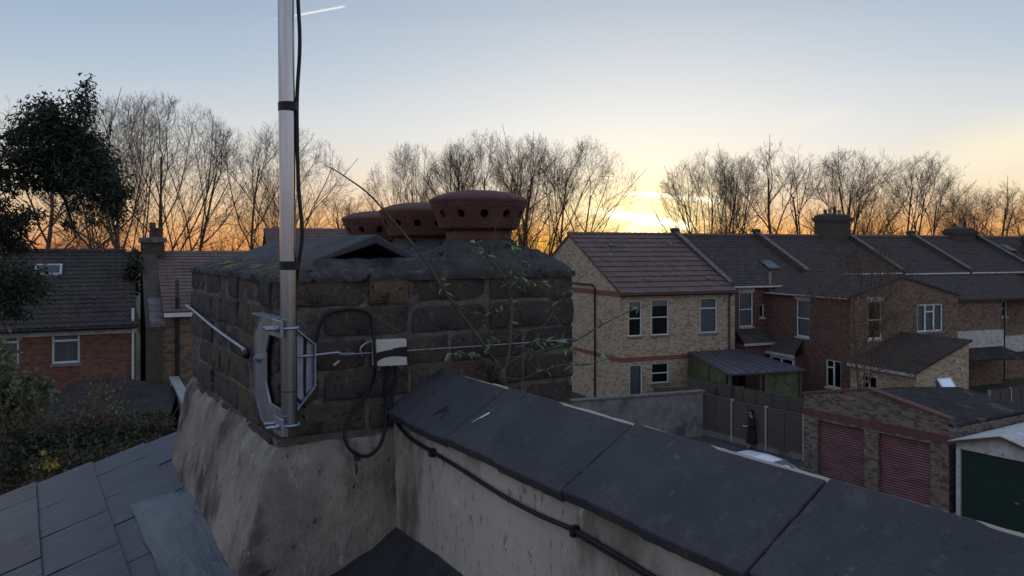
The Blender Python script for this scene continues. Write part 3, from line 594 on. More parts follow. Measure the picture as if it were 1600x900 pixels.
# left wing: C shaped plate on the left face with a turned flange
cz = lambda z: z
outer = [(-0.115, -0.150), (0.075, -0.150), (0.155, -0.205), (0.155, -0.345), (0.085, -0.405), (-0.115, -0.405)]
inner = [(-0.115, -0.352), (0.015, -0.352), (0.050, -0.312), (0.050, -0.240), (0.025, -0.198), (-0.115, -0.198)]
w = MB(); n = 6
front = [(-0.008, a, b) for a, b in outer] + [(-0.008, a, b) for a, b in inner[::-1]]; back = [(-0.003, y, z) for _, y, z in front]
N_ = 12; fs = []
for i in range(5):
    fs += [(i, i + 1, 6 + i + 1, 6 + i), (N_ + i, N_ + 6 + i, N_ + 7 + i, N_ + i + 1)]
loop = list(range(6)) + [11, 10, 9, 8, 7, 6]
fs += [(loop[i], loop[(i + 1) % 12], loop[(i + 1) % 12] + N_, loop[i] + N_) for i in range(12)]
lw = w.add(front + back, fs).build('left_wing', MT['galv'], br, bevel=0.0012)
fl_ = MB()
for (p, q) in zip(outer[:-1], outer[1:]):
    w_ = 0.034 if p[1] == q[1] == -0.150 else 0.010
    fl_.add([(-0.0085, p[0], p[1]), (-0.0085, q[0], q[1]), (-w_, q[0], q[1]), (-w_, p[0], p[1])], [(0, 1, 2, 3)])
fo_ = fl_.build('flange', MT['galv'], lw); sm = fo_.modifiers.new('s', 'SOLIDIFY'); sm.thickness = 0.003
# right wing on the front face
hexo = [(0.018, -0.165), (0.035, -0.180), (0.084, -0.222), (0.084, -0.318), (0.035, -0.375), (0.018, -0.395)]
MB().prism(hexo, lambda a, b, d: (a, d, b), -0.012, -0.007).build('right_wing', MT['galv'], br, bevel=0.001)
fr_ = MB()
for (p, q) in zip(hexo[:-1], hexo[1:]): fr_.add([(p[0], -0.0125, p[1]), (q[0], -0.0125, q[1]), (q[0], -0.026, q[1]), (p[0], -0.026, p[1])], [(0, 1, 2, 3)])
fo_ = fr_.build('flange', MT['galv'], br); sm = fo_.modifiers.new('s', 'SOLIDIFY'); sm.thickness = 0.003
# pole saddle plates and U bolts
for zc_ in (-0.168, -0.372):
    c = PM(zc_ - PB.z); d1 = Vector((0.62, -0.10, 0)).normalized(); d2 = Vector((-d1.y, d1.x, 0)); rr = 0.0205
    pts = [c - d1 * 0.050 - d2 * rr] + [c - d2 * rr + d1 * 0.0] + [c + d1 * rr * math.sin(a) - d2 * rr * math.cos(a) for a in [math.pi * k / 10 for k in range(1, 10)]] + [c + d2 * rr, c - d1 * 0.050 + d2 * rr]
    ub = MB().tube(pts, 0.0032, 8).build('u_bolt', MT['galv'], br, smooth=True)
    for s in (-1, 1):
        e = c - d1 * 0.030 + d2 * rr * s; MB().tube([e, e + d1 * 0.007], 0.0068, 6).build('nut', MT['galv'], ub)
    MB().box(c.x - 0.026, c.x - 0.0200, c.y - 0.032, c.y + 0.032, zc_ - 0.018, zc_ + 0.018).build('saddle', MT['galv'], br, bevel=0.001)
bp = STK.ray(404, 560, 0, -0.010)
bo = MB().tube([bp + Vector((0.004, 0, 0)), bp + Vector((-0.004, 0, 0))], 0.010, 20).tube([bp + Vector((-0.004, 0, 0)), bp + Vector((-0.011, 0, 0))], 0.0068, 6).build('bolt', MT['galv'], br)
# lashing
cl0 = STK.ray(301, 483, 0, -0.012); cl1 = STK.ray(384, 546, 0, -0.014)
lc = thing('lashing_rope', 'pale lashing rope across the left face of the chimney', 'rope', STK, cl1)
MB().tube([(0.05, SL + 0.012, cl0.z + 0.004), (-0.008, SL + 0.012, cl0.z + 0.002)] + [cl0.lerp(cl1, k / 8) + Vector((-0.002, 0, -0.005 * math.sin(math.pi * k / 8))) for k in range(9)], 0.0036, 8).build('cord', MT['whitecord'], lc, smooth=True)
MB().lathe([(0.0, -0.004), (0.006, -0.003), (0.0075, 0.0), (0.006, 0.003), (0, 0.004)], 12, cl1 + Vector((-0.004, 0, 0))).build('knot', MT['whitecord'], lc, smooth=True)
MB().tube([cl1 + Vector((0.001, 0.005, -0.002)), cl1 + Vector((-0.004, -0.03, -0.012))], [0.0075, 0.0085], 10).build('grommet', MT['tape'], lc, smooth=True)
FV = -0.016
F = lambda px, py, v=FV: STK.ray(px, py, 1, v)
hw = thing('lashing_wire', 'steel lashing wire with hook bolt stretched across the chimney front', 'wire', STK, F(535, 552))
MB().tube([F(463, 558, -0.03), F(490, 555), F(512, 552.5), F(528, 550.5), F(533, 553), F(530, 556)], 0.0032, 8).build('hook_bolt', MT['galv'], hw, smooth=True)
MB().tube([F(521, 571), F(530, 564)], 0.0042, 8).build('clip', MT['galv'], hw)
coil = MB(); ca, cb = F(533, 554), F(553, 553)
coil.tube([ca.lerp(cb, k / 60) + Vector((0, math.cos(k * 0.75), math.sin(k * 0.75))) * 0.004 for k in range(61)], 0.0013, 5).build('twist', MT['wire'], hw, smooth=True)
MB().tube([ca, cb, F(640, 547.5), F(760, 540), F(895, 530), Vector((SW + 0.008, -0.010, F(897, 530).z)), Vector((SW + 0.008, 0.3, F(897, 530).z - 0.01))], 0.0017, 6).build('wire', MT['wire'], hw, smooth=True)
# cream junction box with black strip across
jb = thing('junction_box', 'small cream plastic junction box with black swoosh on the chimney front', 'box', STK, F(611, 552, -0.004))
q00, q10, q11, q01 = F(586.5, 573, -0.026), F(636.5, 570.5, -0.026), F(635.5, 529.5, -0.026), F(586.5, 532, -0.026)
bx = MB(); dv = Vector((0, 0.024, 0)); vs_ = [q00, q10, q11, q01]; bx.add(vs_ + [p + dv for p in vs_], [(0, 1, 2, 3), (7, 6, 5, 4), (0, 4, 5, 1), (1, 5, 6, 2), (2, 6, 7, 3), (3, 7, 4, 0)])
bx.build('case', MT['cream'], jb, bevel=0.0016)
sw = [(586.0, 568.5), (592, 563), (600, 559), (611, 557), (622, 556.6), (637, 557.6), (636.4, 541.2), (626, 542.4), (615, 544.4), (613.5, 546), (597, 549), (590, 551), (586.0, 551.5)]
pl = [F(a, b, -0.0268) for a, b in sw]; bq = [p + Vector((0, 0.0006, 0)) for p in pl]; n = len(pl)
MB().add(pl + bq, [tuple(range(n))] + [(i, (i + 1) % n, (i + 1) % n + n, i + n) for i in range(n)]).build('black_panel', MT['tape'], jb)
for (a, b) in ((591, 575.5), (626, 572.5)):
    c = F(a, b, -0.014); MB().tube([c + Vector((0.004 * math.cos(t), 0, 0.004 * math.sin(t))) for t in [2 * math.pi * k / 12 for k in range(13)]], 0.0008, 5).build('eyelet', MT['wire'], jb)
def cable(pts, label, r=0.0042, m='cable', name='coaxial_cable'):
    p = smooth_path(pts, 8); return single(MB().tube(p, r, 8), name, MT[m], label, 'cable', STK, p[0], smooth=True)
G_ = lambda px, py: STK.ray(px, py, 0, 0.281)
cable([F(500, 508, -0.008), F(497, 520, -0.008), F(494, 534, -0.009)][::-1] + [F(510, 492, -0.009), F(535, 484, -0.010), F(560, 484, -0.010), F(577, 491, -0.012), F(583, 512, -0.016), F(585, 540, -0.034), F(586.5, 575, -0.036), F(581, 600, -0.016), F(564, 628, -0.014), F(545, 655, -0.020), F(538.5, 680, -0.045), F(548, 703, -0.055), F(572, 713, -0.055), F(592, 698, -0.045), F(601, 672, -0.03), F(603, 640, -0.012), F(601, 610, -0.010), F(604, 585, -0.012), F(606, 572, -0.014)],
      'black cable looping below the cream box down the chimney front')
cable([F(566, 556, -0.014), F(563, 545, -0.018), F(572, 536, -0.016), F(586, 532, -0.012)], 'short grey lead curling into the left side of the cream box', 0.0024, 'wire', 'lead_wire')
cable([F(618, 571, -0.014), F(617.5, 590, -0.012), F(613, 612, -0.012), F(611, 630, -0.014), F(612.5, 645, -0.020), G_(622, 664), G_(638, 682), G_(655, 694), G_(674, 705), G_(720, 733), G_(760, 759), G_(800, 783), G_(845, 806), G_(896, 828), G_(940, 853), G_(985, 880), G_(1020, 901), G_(1090, 940), G_(1200, 1010)],
      'black cable clipped along the rendered parapet wall')
cable([G_(1020, 906) + Vector((0, 0, -0.002)), G_(985, 885), G_(940, 858.5), G_(900, 834)][::-1], 'second thinner cable under the clipped cable near the bottom edge', 0.003)
for (px, py, lab) in ((675, 706, 'black cable clip on the parapet nearer the chimney'), (897, 828, 'black cable clip on the parapet lower down the cable')):
    c = G_(px, py); mb = MB().box(c.x - 0.006, c.x + 0.008, c.y - 0.0055, c.y + 0.0055, c.z - 0.011, c.z + 0.007).tube([c + Vector((-0.007, 0, -0.007)), c + Vector((0.006, 0, -0.007))], 0.0028, 8)
    single(mb, 'cable_clip', MT['cable'], lab, 'cable clip', STK, c, bevel=0.002, group='clips on the parapet cable')
cable([F(577, 487, -0.016), F(600, 503, -0.022), F(640, 528, -0.022), F(668, 547, -0.018)], 'thin dry twig lying across the chimney bricks above the box', 0.0011, 'stem', 'dry_twig')['category'] = 'twig'

# ---------------------------------------------------------------- shrub rooted in the chimney
sh = thing('buddleia_shrub', 'wild shrub with grey green leaves sprouting between chimney and coping', 'shrub', STK, F(786, 596, -0.03))
def leaf_mesh(L, seed):
    mb = MB(); q = random.Random(seed); droop = q.uniform(0.15, 0.5); n = 5
    for i in range(n):
        for s in (-1, 1):
            def pt(t, e): w_ = 0.17 * L * math.sin(math.pi * min(1, t * 0.93 + 0.05)) ** 0.8; return (t * L, e * s * w_, 0.22 * w_ * abs(e) - droop * L * t * t + 0.1 * L * t)
            mb.quad(pt(i / n, 0), pt((i + 1) / n, 0), pt((i + 1) / n, 1), pt(i / n, 1))
    return mb.mesh('leaf', MT['leaf'], smooth=True)
LEAFM = [leaf_mesh(1.0, i) for i in range(4)]; ql = random.Random(9); nleaf = 0
def stem(pts, r0, r1, leaves, size=0.03, name='stem', spread=1.0, lo=0.25):
    global nleaf
    p = smooth_path([F(*t) for t in pts], 5); k = len(p)
    MB().tube(p, [r0 + (r1 - r0) * i / (k - 1) for i in range(k)], 6).build(name, MT['stem'], sh, smooth=True)
    leaves = int(leaves * 2.6); size *= 1.25
    for j in range(leaves):
        i = min(k - 1, int(k * (lo + (1 - lo) * (j + ql.random()) / leaves))); s = size * ql.uniform(0.5, 1.15)
        rot = Euler((ql.uniform(-0.6, 0.6), ql.uniform(-0.7, 0.5), ql.uniform(0, 2 * math.pi)))
        o = inst(ql.choice(LEAFM), 'leaf', sh, p[i], rot=rot, scale=s); nleaf += 1
stem([(786, 598, -0.022), (784, 590, -0.03), (785, 576, -0.035)], 0.0125, 0.010, 0, name='stump')
stem([(783, 578, -0.035), (760, 545, -0.05), (735, 510, -0.06), (712, 480, -0.065), (692, 450, -0.06), (676, 425, -0.06), (650, 388, -0.06), (610, 340, -0.06), (575, 302, -0.065), (545, 280, -0.07), (522, 265, -0.07), (507, 258, -0.07)], 0.0048, 0.0010, 0)
stem([(788, 578, -0.035), (794, 555, -0.05), (798, 520, -0.055), (799, 480, -0.05), (797, 455, -0.05), (785, 430, -0.05), (768, 408, -0.05), (752, 390, -0.045), (742, 380, -0.05)], 0.0055, 0.0014, 15, 0.026)
stem([(798, 470, -0.05), (808, 440, -0.06), (820, 425, -0.07), (830, 415, -0.07)], 0.0022, 0.001, 7, 0.026)
stem([(800, 440, -0.05), (797, 410, -0.05), (801, 384, -0.05)], 0.002, 0.0009, 5, 0.024)
stem([(797, 445, -0.05), (815, 452, -0.06), (835, 440, -0.07), (852, 443, -0.07)], 0.0018, 0.0008, 6, 0.028)
stem([(767, 400, -0.04), (772, 370, -0.04), (778, 338, -0.04)], 0.0013, 0.0006, 0)
stem([(790, 572, -0.04), (815, 556, -0.07), (850, 547, -0.09), (900, 532, -0.11), (940, 508, -0.12), (985, 486, -0.13), (1012, 478, -0.13)], 0.0034, 0.001, 12, 0.028, lo=0.15)
stem([(800, 545, -0.05), (840, 533, -0.07), (870, 540, -0.08), (900, 552, -0.09)], 0.0022, 0.0009, 8, 0.026)
stem([(788, 590, -0.035), (815, 592, -0.06), (845, 580, -0.09), (880, 570, -0.11), (920, 570, -0.13), (960, 556, -0.14)], 0.0028, 0.0008, 10, 0.027, lo=0.35)
stem([(780, 575, -0.035), (755, 560, -0.06), (730, 555, -0.08), (705, 552, -0.09)], 0.0022, 0.0009, 8, 0.022, lo=0.4)
stem([(770, 560, -0.04), (766, 525, -0.05), (756, 495, -0.06), (746, 486, -0.06)], 0.0016, 0.0007, 4, 0.02)
stem([(775, 558, -0.045), (762, 540, -0.06), (775, 528, -0.06)], 0.0016, 0.0008, 6, 0.022)
stem([(795, 540, -0.05), (815, 520, -0.06), (850, 508, -0.08), (880, 462, -0.10), (925, 418, -0.12), (960, 385, -0.12)], 0.0018, 0.0006, 4, 0.022)
stem([(698, 462, -0.062), (692, 445, -0.07), (694, 432, -0.07)], 0.0016, 0.0008, 4, 0.022)
stem([(716, 486, -0.065), (712, 474, -0.07)], 0.0014, 0.0008, 3, 0.018)
stem([(795, 500, -0.05), (770, 480, -0.06), (785, 485, -0.06)], 0.0014, 0.0007, 4, 0.022)
stem([(798, 395, -0.04), (806, 385, -0.04), (812, 376, -0.04)], 0.0012, 0.0006, 0)

# ================================================================== HOUSES
def FRONT(y0): return (lambda x, z, d: (x, y0 + d, z)), 0.0, (lambda x: (x, y0))          # wall facing -y
def LEFTF(x0): return (lambda s, z, d: (x0 + d, -s, z)), -math.pi / 2, (lambda s: (x0, -s))   # wall facing -x, s = -y
def facade(mb, T, s0, s1, z0, z1, openings, reveal=0.13, top=None):
    xs = sorted({s0, s1} | {o[0] for o in openings} | {o[1] for o in openings}); zs = sorted({z0, z1} | {o[2] for o in openings} | {o[3] for o in openings})
    for a, b in zip(xs[:-1], xs[1:]):
        for c, d in zip(zs[:-1], zs[1:]):
            if any(o[0] <= a and b <= o[1] and o[2] <= c and d <= o[3] for o in openings): continue
            mb.quad(T(a, c, 0), T(b, c, 0), T(b, d, 0), T(a, d, 0))
    for a, b, c, d in openings:
        r = reveal
        mb.quad(T(a, c, 0), T(a, d, 0), T(a, d, r), T(a, c, r)); mb.quad(T(b, d, 0), T(b, c, 0), T(b, c, r), T(b, d, r))
        mb.quad(T(a, d, 0), T(b, d, 0), T(b, d, r), T(a, d, r)); mb.quad(T(b, c, 0), T(a, c, 0), T(a, c, r), T(b, c, r))
    if top: mb.add([T(a, z, 0) for a, z in top], [tuple(range(len(top)))])
def window(par, face, o, style='sash', fill='dark', frame='whitepaint', sill=True, head=None, fw=0.07):
    T, rz, base = face; s0, s1, z0, z1 = o; w = s1 - s0; h = z1 - z0
    fr = MB()
    def bar(a, b, c, d, y0=0.055, y1=0.12): 
        q = [T(s0 + x, z0 + z, y) for y in (y0, y1) for x, z in ((a, c), (b, c), (b, d), (a, d))]
        fr.add(q, [(0, 1, 2, 3), (7, 6, 5, 4), (0, 4, 5, 1), (1, 5, 6, 2), (2, 6, 7, 3), (3, 7, 4, 0)])
    bar(0, fw, 0, h); bar(w - fw, w, 0, h); bar(fw, w - fw, h - fw, h); bar(fw, w - fw, 0, fw * 1.1)
    if style == 'sash': bar(fw, w - fw, h * 0.5 - 0.03, h * 0.5 + 0.03)
    elif style == 'top': bar(fw, w - fw, h * 0.70 - 0.035, h * 0.70 + 0.035)
    elif style == 'casement':
        for k in (1, 2): bar(w * k / 3 - 0.05, w * k / 3 + 0.05, fw, h - fw)
        bar(w / 3 + 0.05, w * 2 / 3 - 0.05, h * 0.72 - 0.035, h * 0.72 + 0.035)
    elif style == 'pair': bar(w / 2 - 0.05, w / 2 + 0.05, fw, h - fw); bar(fw, w / 2 - 0.05, h * 0.72 - 0.03, h * 0.72 + 0.03)
    wn = fr.build('window', MT[frame], par)
    def rect(d, a, b, c, e): return MB().quad(T(s0 + a, z0 + c, d), T(s0 + b, z0 + c, d), T(s0 + b, z0 + e, d), T(s0 + a, z0 + e, d))
    rect(0.09, fw, w - fw, fw, h - fw).build('pane', MT['glass'], wn, fix=False)
    rect(0.30, -0.0, w, 0, h).build('room', MT['room'], wn, fix=False)
    if fill == 'curtain':
        k = 24; cm = MB()
        for i in range(k):
            a, b = w * i / k, w * (i + 1) / k; da, db = (0.17 + 0.02 * math.sin(i * 1.9)), (0.17 + 0.02 * math.sin((i + 1) * 1.9))
            cm.quad(T(s0 + a, z0, da), T(s0 + b, z0, db), T(s0 + b, z1, db), T(s0 + a, z1, da))
        cm.build('curtain', MT['curtain'], wn, fix=False)
    if fill == 'blind': rect(0.15, 0, w, h * 0.80, h).build('blind', MT['blind'], wn, fix=False)
    if sill:
        q = MB(); v_ = [T(x, z, y) for y in (-0.06, 0.06) for x, z in ((s0 - 0.07, z0 - 0.10), (s1 + 0.07, z0 - 0.10), (s1 + 0.07, z0 + 0.0), (s0 - 0.07, z0 + 0.0))]
        q.add(v_, [(0, 1, 2, 3), (7, 6, 5, 4), (0, 4, 5, 1), (1, 5, 6, 2), (2, 6, 7, 3), (3, 7, 4, 0)]).build('sill', MT[sill if isinstance(sill, str) else 'sill'], wn)
    if head:
        q = MB(); v_ = [T(x, z, y) for y in (-0.03, 0.06) for x, z in ((s0 - 0.12, z1 + 0.005), (s1 + 0.12, z1 + 0.005), (s1 + 0.12, z1 + head), (s0 - 0.12, z1 + head))]
        q.add(v_, [(0, 1, 2, 3), (7, 6, 5, 4), (0, 4, 5, 1), (1, 5, 6, 2), (2, 6, 7, 3), (3, 7, 4, 0)]).build('lintel', MT['dirtywhite'], wn)
    return wn
def rbox(mb, T, a, b, c, d, y0, y1):
    v_ = [T(x, z, y) for y in (y0, y1) for x, z in ((a, c), (b, c), (b, d), (a, d))]
    return mb.add(v_, [(0, 1, 2, 3), (7, 6, 5, 4), (0, 4, 5, 1), (1, 5, 6, 2), (2, 6, 7, 3), (3, 7, 4, 0)])
def courses(E0, E1, R0, R1, gauge, step=0.03, tile=0.0, wave=0.0, seed=0, joint=0.0):
    """rows of lapped tiles on the plane eave E0-E1, ridge R0-R1; yields one MB per row"""
    E0, E1, R0, R1 = map(Vector, (E0, E1, R0, R1)); L = ((R0 + R1) / 2 - (E0 + E1) / 2).length; n = max(2, round(L / gauge)); q = random.Random(seed)
    nrm = (E1 - E0).cross(R0 - E0).normalized(); nrm = -nrm if nrm.z < 0 else nrm
    for k in range(n):
        t0, t1 = k / n, (k + 1.12) / n; t1 = min(t1, 1.0); a0, a1 = E0.lerp(R0, t0), E1.lerp(R1, t0); b0, b1 = E0.lerp(R0, t1), E1.lerp(R1, t1)
        mb = MB(); W = (a1 - a0).length; nt = max(1, round(W / tile)) if tile else 1; sub = 4 if wave else 1
        for i in range(nt):
            dz = q.uniform(-0.25, 0.25) * step if tile else 0
            for j in range(sub):
                x0, x1 = (i + j / sub) / nt, (i + (j + 1) / sub) / nt
                if joint and j == 0: x0 += joint / W
                wv = lambda x: wave * (0.5 + 0.5 * math.sin(2 * math.pi * (x * nt))) if wave else 0
                lo0 = a0.lerp(a1, x0) + nrm * (step + dz + wv(x0)); lo1 = a0.lerp(a1, x1) + nrm * (step + dz + wv(x1))
                hi0 = b0.lerp(b1, x0) + nrm * (0.006 + wv(x0) * 0.9); hi1 = b0.lerp(b1, x1) + nrm * (0.006 + wv(x1) * 0.9)
                f0 = a0.lerp(a1, x0) - nrm * 0.005; f1 = a0.lerp(a1, x1) - nrm * 0.005
                mb.quad(lo0, lo1, hi1, hi0); mb.quad(f0, f1, lo1, lo0)
        yield mb
def tiled(par, m, E0, E1, R0, R1, gauge, split=False, **k):
    if split:
        out = []
        for mb in courses(E0, E1, R0, R1, gauge, **k): out.append(mb.build('tile_course', m, par, fix=False))
        return out
    al = MB()
    for mb in courses(E0, E1, R0, R1, gauge, **k): al.add(mb.v, mb.f)
    return al.build('roof_tiles', m, par, fix=False)
def slab(par, name, m, pts, th):
    """a plane polygon with thickness th below it"""
    P = [Vector(p) for p in pts]; n = len(P); mb = MB(); mb.add(P + [p - Vector((0, 0, th)) for p in P], [tuple(range(n)), tuple(range(2 * n - 1, n - 1, -1))] + [(i, i + n, (i + 1) % n + n, (i + 1) % n) for i in range(n)])
    return mb.build(name, m, par)
def pipe(par, pts, r=0.045, m='blackpipe', name='downpipe'): return MB().tube(pts, r, 8).build(name, MT[m], par)

# --- yellow stock brick end house
RQ, RZ = 6.4, 9.9
yh = thing('yellow_brick_house', 'yellow stock brick end house with brown tiled roof and red brick bands', 'house', TER, (3.9, 6.4, 0))
fF = FRONT(0.0); ops = [(0.54, 1.41, 4.02, 6.05), (2.04, 3.20, 4.02, 6.10), (5.35, 6.55, 4.02, 6.10), (0.60, 1.45, 0.15, 2.42), (2.04, 3.20, 1.28, 2.45)]
yw = MB(); facade(yw, fF[0], 0, 7.8, 0, 6.6, ops)
fG = LEFTF(0.0); facade(yw, fG[0], -12.8, 0, 0, 6.6, [], top=[(-12.8, 6.6), (0, 6.6), (-RQ, RZ - 0.06)])
facade(yw, (lambda s, z, d: (7.8 - d, s, z)), 0, 12.8, 0, 6.6, []); facade(yw, (lambda s, z, d: (7.8 - s, 12.8 - d, z)), 0, 7.8, 0, 6.6, [])
yw.build('wall', MT['yellowbrick'], yh, fix=False)
for z0, z1 in ((6.27, 6.56), (2.62, 2.86)):
    b = MB(); rbox(b, fF[0], -0.025, 7.75, z0, z1, -0.025, 0.02); rbox(b, fG[0], -12.7, 0.02, z0, z1, -0.025, 0.02); b.build('brick_band', MT['redband'], yh)
window(yh, fF, ops[0], 'sash', 'blind'); window(yh, fF, ops[1], 'sash', 'blind'); window(yh, fF, ops[2], 'top', 'curtain'); window(yh, fF, ops[3], 'plain', 'curtain', sill=False); window(yh, fF, ops[4], 'sash', 'dark')
OV = 0.28
ez = 6.6 - OV * (RZ - 6.6) / RQ
rf = slab(yh, 'roof', MT['browntile'], [(-0.10, -OV, ez), (7.75, -OV, ez), (7.75, RQ, RZ), (-0.10, RQ, RZ)], 0.10)
slab(yh, 'back_roof', MT['browntile'], [(-0.10, RQ, RZ), (7.75, RQ, RZ), (7.75, 12.8 + OV, ez), (-0.10, 12.8 + OV, ez)], 0.10)
for mb in courses((-0.12, -OV - 0.03, ez), (7.75, -OV - 0.03, ez), (-0.12, RQ, RZ), (7.75, RQ, RZ), 0.64, step=0.075, tile=0.42, joint=0.012, seed=2): mb.build('tile_course', MT['browntile'], rf, fix=False)
rt = MB()
for i in range(18): rt.tube([(-0.12 + i * 0.44, RQ, RZ + 0.02), (0.31 + i * 0.44, RQ, RZ + 0.015)], [0.135, 0.125], 10)
rt.build('ridge_tiles', MT['browntile'], rf)
for px, py in ((955, 386), (1047, 385), (1012, 440), (1108, 438)):      # small roof vents
    k = (px - 800) / FPX; t = (388 - py)
    d_ = TER.mi @ Vector((k, 1, -(py - HY) / FPX)); e_ = TER.l(EYE); sl = (RZ - 6.6) / RQ
    tt = ((6.6 + sl * e_.y) - e_.z) / (d_.z - sl * d_.y); p = e_ + d_ * tt
    MB().add([p + Vector(v) for v in ((-0.17, -0.14, 0.05), (0.17, -0.14, 0.05), (0.17, 0.16, 0.16), (-0.17, 0.16, 0.16), (-0.17, -0.14, 0.13), (0.17, -0.14, 0.13), (0.17, 0.12, 0.25), (-0.17, 0.12, 0.25))],
             [(0, 3, 2, 1), (4, 5, 6, 7), (0, 1, 5, 4), (1, 2, 6, 5), (2, 3, 7, 6), (3, 0, 4, 7)]).build('roof_vent', MT['verge'], rf)
pipe(yh, [(-0.10, -0.05, 6.45), (7.6, -0.34, 6.42)], 0.06, 'brownpipe', 'gutter') if False else MB().tube([(-0.1, -OV - 0.06, ez - 0.06), (7.7, -OV - 0.06, ez - 0.06)], 0.055, 8).build('gutter', MT['brownpipe'], yh)
pipe(yh, [(7.35, -0.30, ez - 0.08), (7.35, -0.08, ez - 0.35), (7.35, -0.08, 2.6)], 0.05, 'brownpipe')
gy = TER.ray(929, 480, 0, -0.1).y
pipe(yh, [(-0.09, gy + 2.9, 6.83), (-0.09, gy + 0.3, 6.83), (-0.09, gy, 6.6), (-0.09, gy, 0.0)], 0.055)
vp = TER.ray(942, 560, 0, -0.03); MB().box(-0.04, 0.01, vp.y - 0.22, vp.y + 0.22, vp.z - 0.15, vp.z + 0.15).build('air_vent', MT['whitepaint'], yh); 
for k in range(3): MB().box(-0.047, -0.042, vp.y - 0.15, vp.y + 0.15, vp.z - 0.10 + k * 0.08, vp.z - 0.06 + k * 0.08).build('vent_slot', MT['blackpipe'], yh)

# --- terraced houses along the ridge
def party_wall(par, p, q0, z0, q1, z1, w=0.24, h=0.30, m='verge'):
    poly = [(q0, z0 - 0.6), (q1 + 0.2, z1 - 0.6), (q1 + 0.2, z1 + h), (q1 - 0.15, z1 + h), (q0, z0 + h * 0.8)]
    MB().prism(poly, lambda a, b, d: (d, a, b), p - w / 2, p + w / 2).build('party_wall', MT['sootbrick'], par)
    c = MB(); n = 14
    for i in range(n):
        a0, a1 = i / n, (i + 0.94) / n; A = Vector((p, q0 + (q1 - 0.15 - q0) * a0, z0 + h * 0.8 + (z1 + h - z0 - h * 0.8) * a0)); B = Vector((p, q0 + (q1 - 0.15 - q0) * a1, z0 + h * 0.8 + (z1 + h - z0 - h * 0.8) * a1))
        x = Vector((w / 2 + 0.04, 0, 0)); u = Vector((0, 0, 0.07)); c.add([A - x, A + x, B + x, B - x, A - x + u, A + x + u, B + x + u, B - x + u], [(0, 3, 2, 1), (4, 5, 6, 7), (0, 1, 5, 4), (1, 2, 6, 5), (2, 3, 7, 6), (3, 0, 4, 7)])
    c.build('coping_stones', MT[m], par)
    MB().box(p - w / 2 - 0.06, p + w / 2 + 0.06, q1 - 0.4, q1 + 0.35, z1 + h - 0.05, z1 + h + 0.22).build('apex_stone', MT['sootbrick'], par, bevel=0.12)
def chimney(par, p, q, w, d, z0, z1, pots, m='sootbrick', pm='terracotta'):
    st = MB().box(p - w / 2, p + w / 2, q - d / 2, q + d / 2, z0, z1).box(p - w / 2 - 0.07, p + w / 2 + 0.07, q - d / 2 - 0.07, q + d / 2 + 0.07, z1 - 0.42, z1 - 0.30).box(p - w / 2 - 0.12, p + w / 2 + 0.12, q - d / 2 - 0.12, q + d / 2 + 0.12, z1 - 0.30, z1 - 0.10).build('chimney', MT[m], par)
    MB().add([(p + sx * (w / 2 + 0.02) * k, q + sy * (d / 2 + 0.02) * k, z1 + (0.0 if k == 1 else 0.16)) for k in (1, 0.72) for sx, sy in ((-1, -1), (1, -1), (1, 1), (-1, 1))], [(4, 5, 6, 7), (0, 1, 5, 4), (1, 2, 6, 5), (2, 3, 7, 6), (3, 0, 4, 7)]).build('flaunching', MT['flaunch'], st)
    for i in range(pots):
        x = p + w * 0.72 * ((i + 0.5) / pots - 0.5) * (1.0); hh = 0.42 + 0.1 * ((i * 7) % 3)
        MB().lathe([(0.15, 0.05), (0.12, 0.25), (0.11, hh - 0.08), (0.14, hh - 0.06), (0.14, hh), (0.10, hh), (0.09, 0.2)], 14, (x, q, z1 + 0.05)).build('chimney_pot', MT[pm if i % 2 == 0 else 'buffpipe'], st, smooth=True)
def terrace_house(p0, p1, qe, zee, label, wallm='darkredbrick', roofm='slateroof', ops=(), wins=(), chim=None, gauge=0.30, left_party=True, group='terraced houses'):
    t = thing('terraced_house', label, 'house', TER, ((p0 + p1) / 2, RQ, 0), group)
    fc = FRONT(qe + 0.25); mb = MB(); facade(mb, fc[0], p0 + 0.01, p1 - 0.01, 0, zee + 0.02, list(ops))
    mb.build('wall', MT[wallm], t, fix=False)
    mb = MB(); facade(mb, (lambda s, z, d: (p1 - 0.01 - s, 12.6 - d, z)), 0, p1 - p0 - 0.02, 0, 6.8, []); mb.build('street_wall', MT[wallm], t, fix=False)
    for o_, kw in zip(ops, wins): window(t, fc, o_, **kw)
    rf = slab(t, 'roof', MT[roofm], [(p0 + 0.12, qe, zee), (p1 - 0.12, qe, zee), (p1 - 0.12, RQ, RZ - 0.05), (p0 + 0.12, RQ, RZ - 0.05)], 0.12)
    slab(t, 'front_roof', MT[roofm], [(p0 + 0.12, RQ, RZ - 0.05), (p1 - 0.12, RQ, RZ - 0.05), (p1 - 0.12, 12.8, 6.7), (p0 + 0.12, 12.8, 6.7)], 0.12)
    tiled(rf, MT[roofm], (p0 + 0.13, qe - 0.02, zee), (p1 - 0.13, qe - 0.02, zee), (p0 + 0.13, RQ, RZ - 0.05), (p1 - 0.13, RQ, RZ - 0.05), gauge, step=0.035, tile=0.34, joint=0.01, seed=int(p0 * 10))
    MB().tube([(p0 + 0.13, RQ, RZ), (p1 - 0.13, RQ, RZ)], 0.12, 8).build('ridge_tiles', MT['browntile'], rf)
    MB().tube([(p0 + 0.16, qe - 0.07, zee - 0.07), (p1 - 0.16, qe - 0.07, zee - 0.07)], 0.06, 8).build('gutter', MT['dirtywhite'], t)
    if left_party: party_wall(t, p0, qe, zee, RQ, RZ - 0.05)
    if chim: chimney(rf, *chim)
    return t
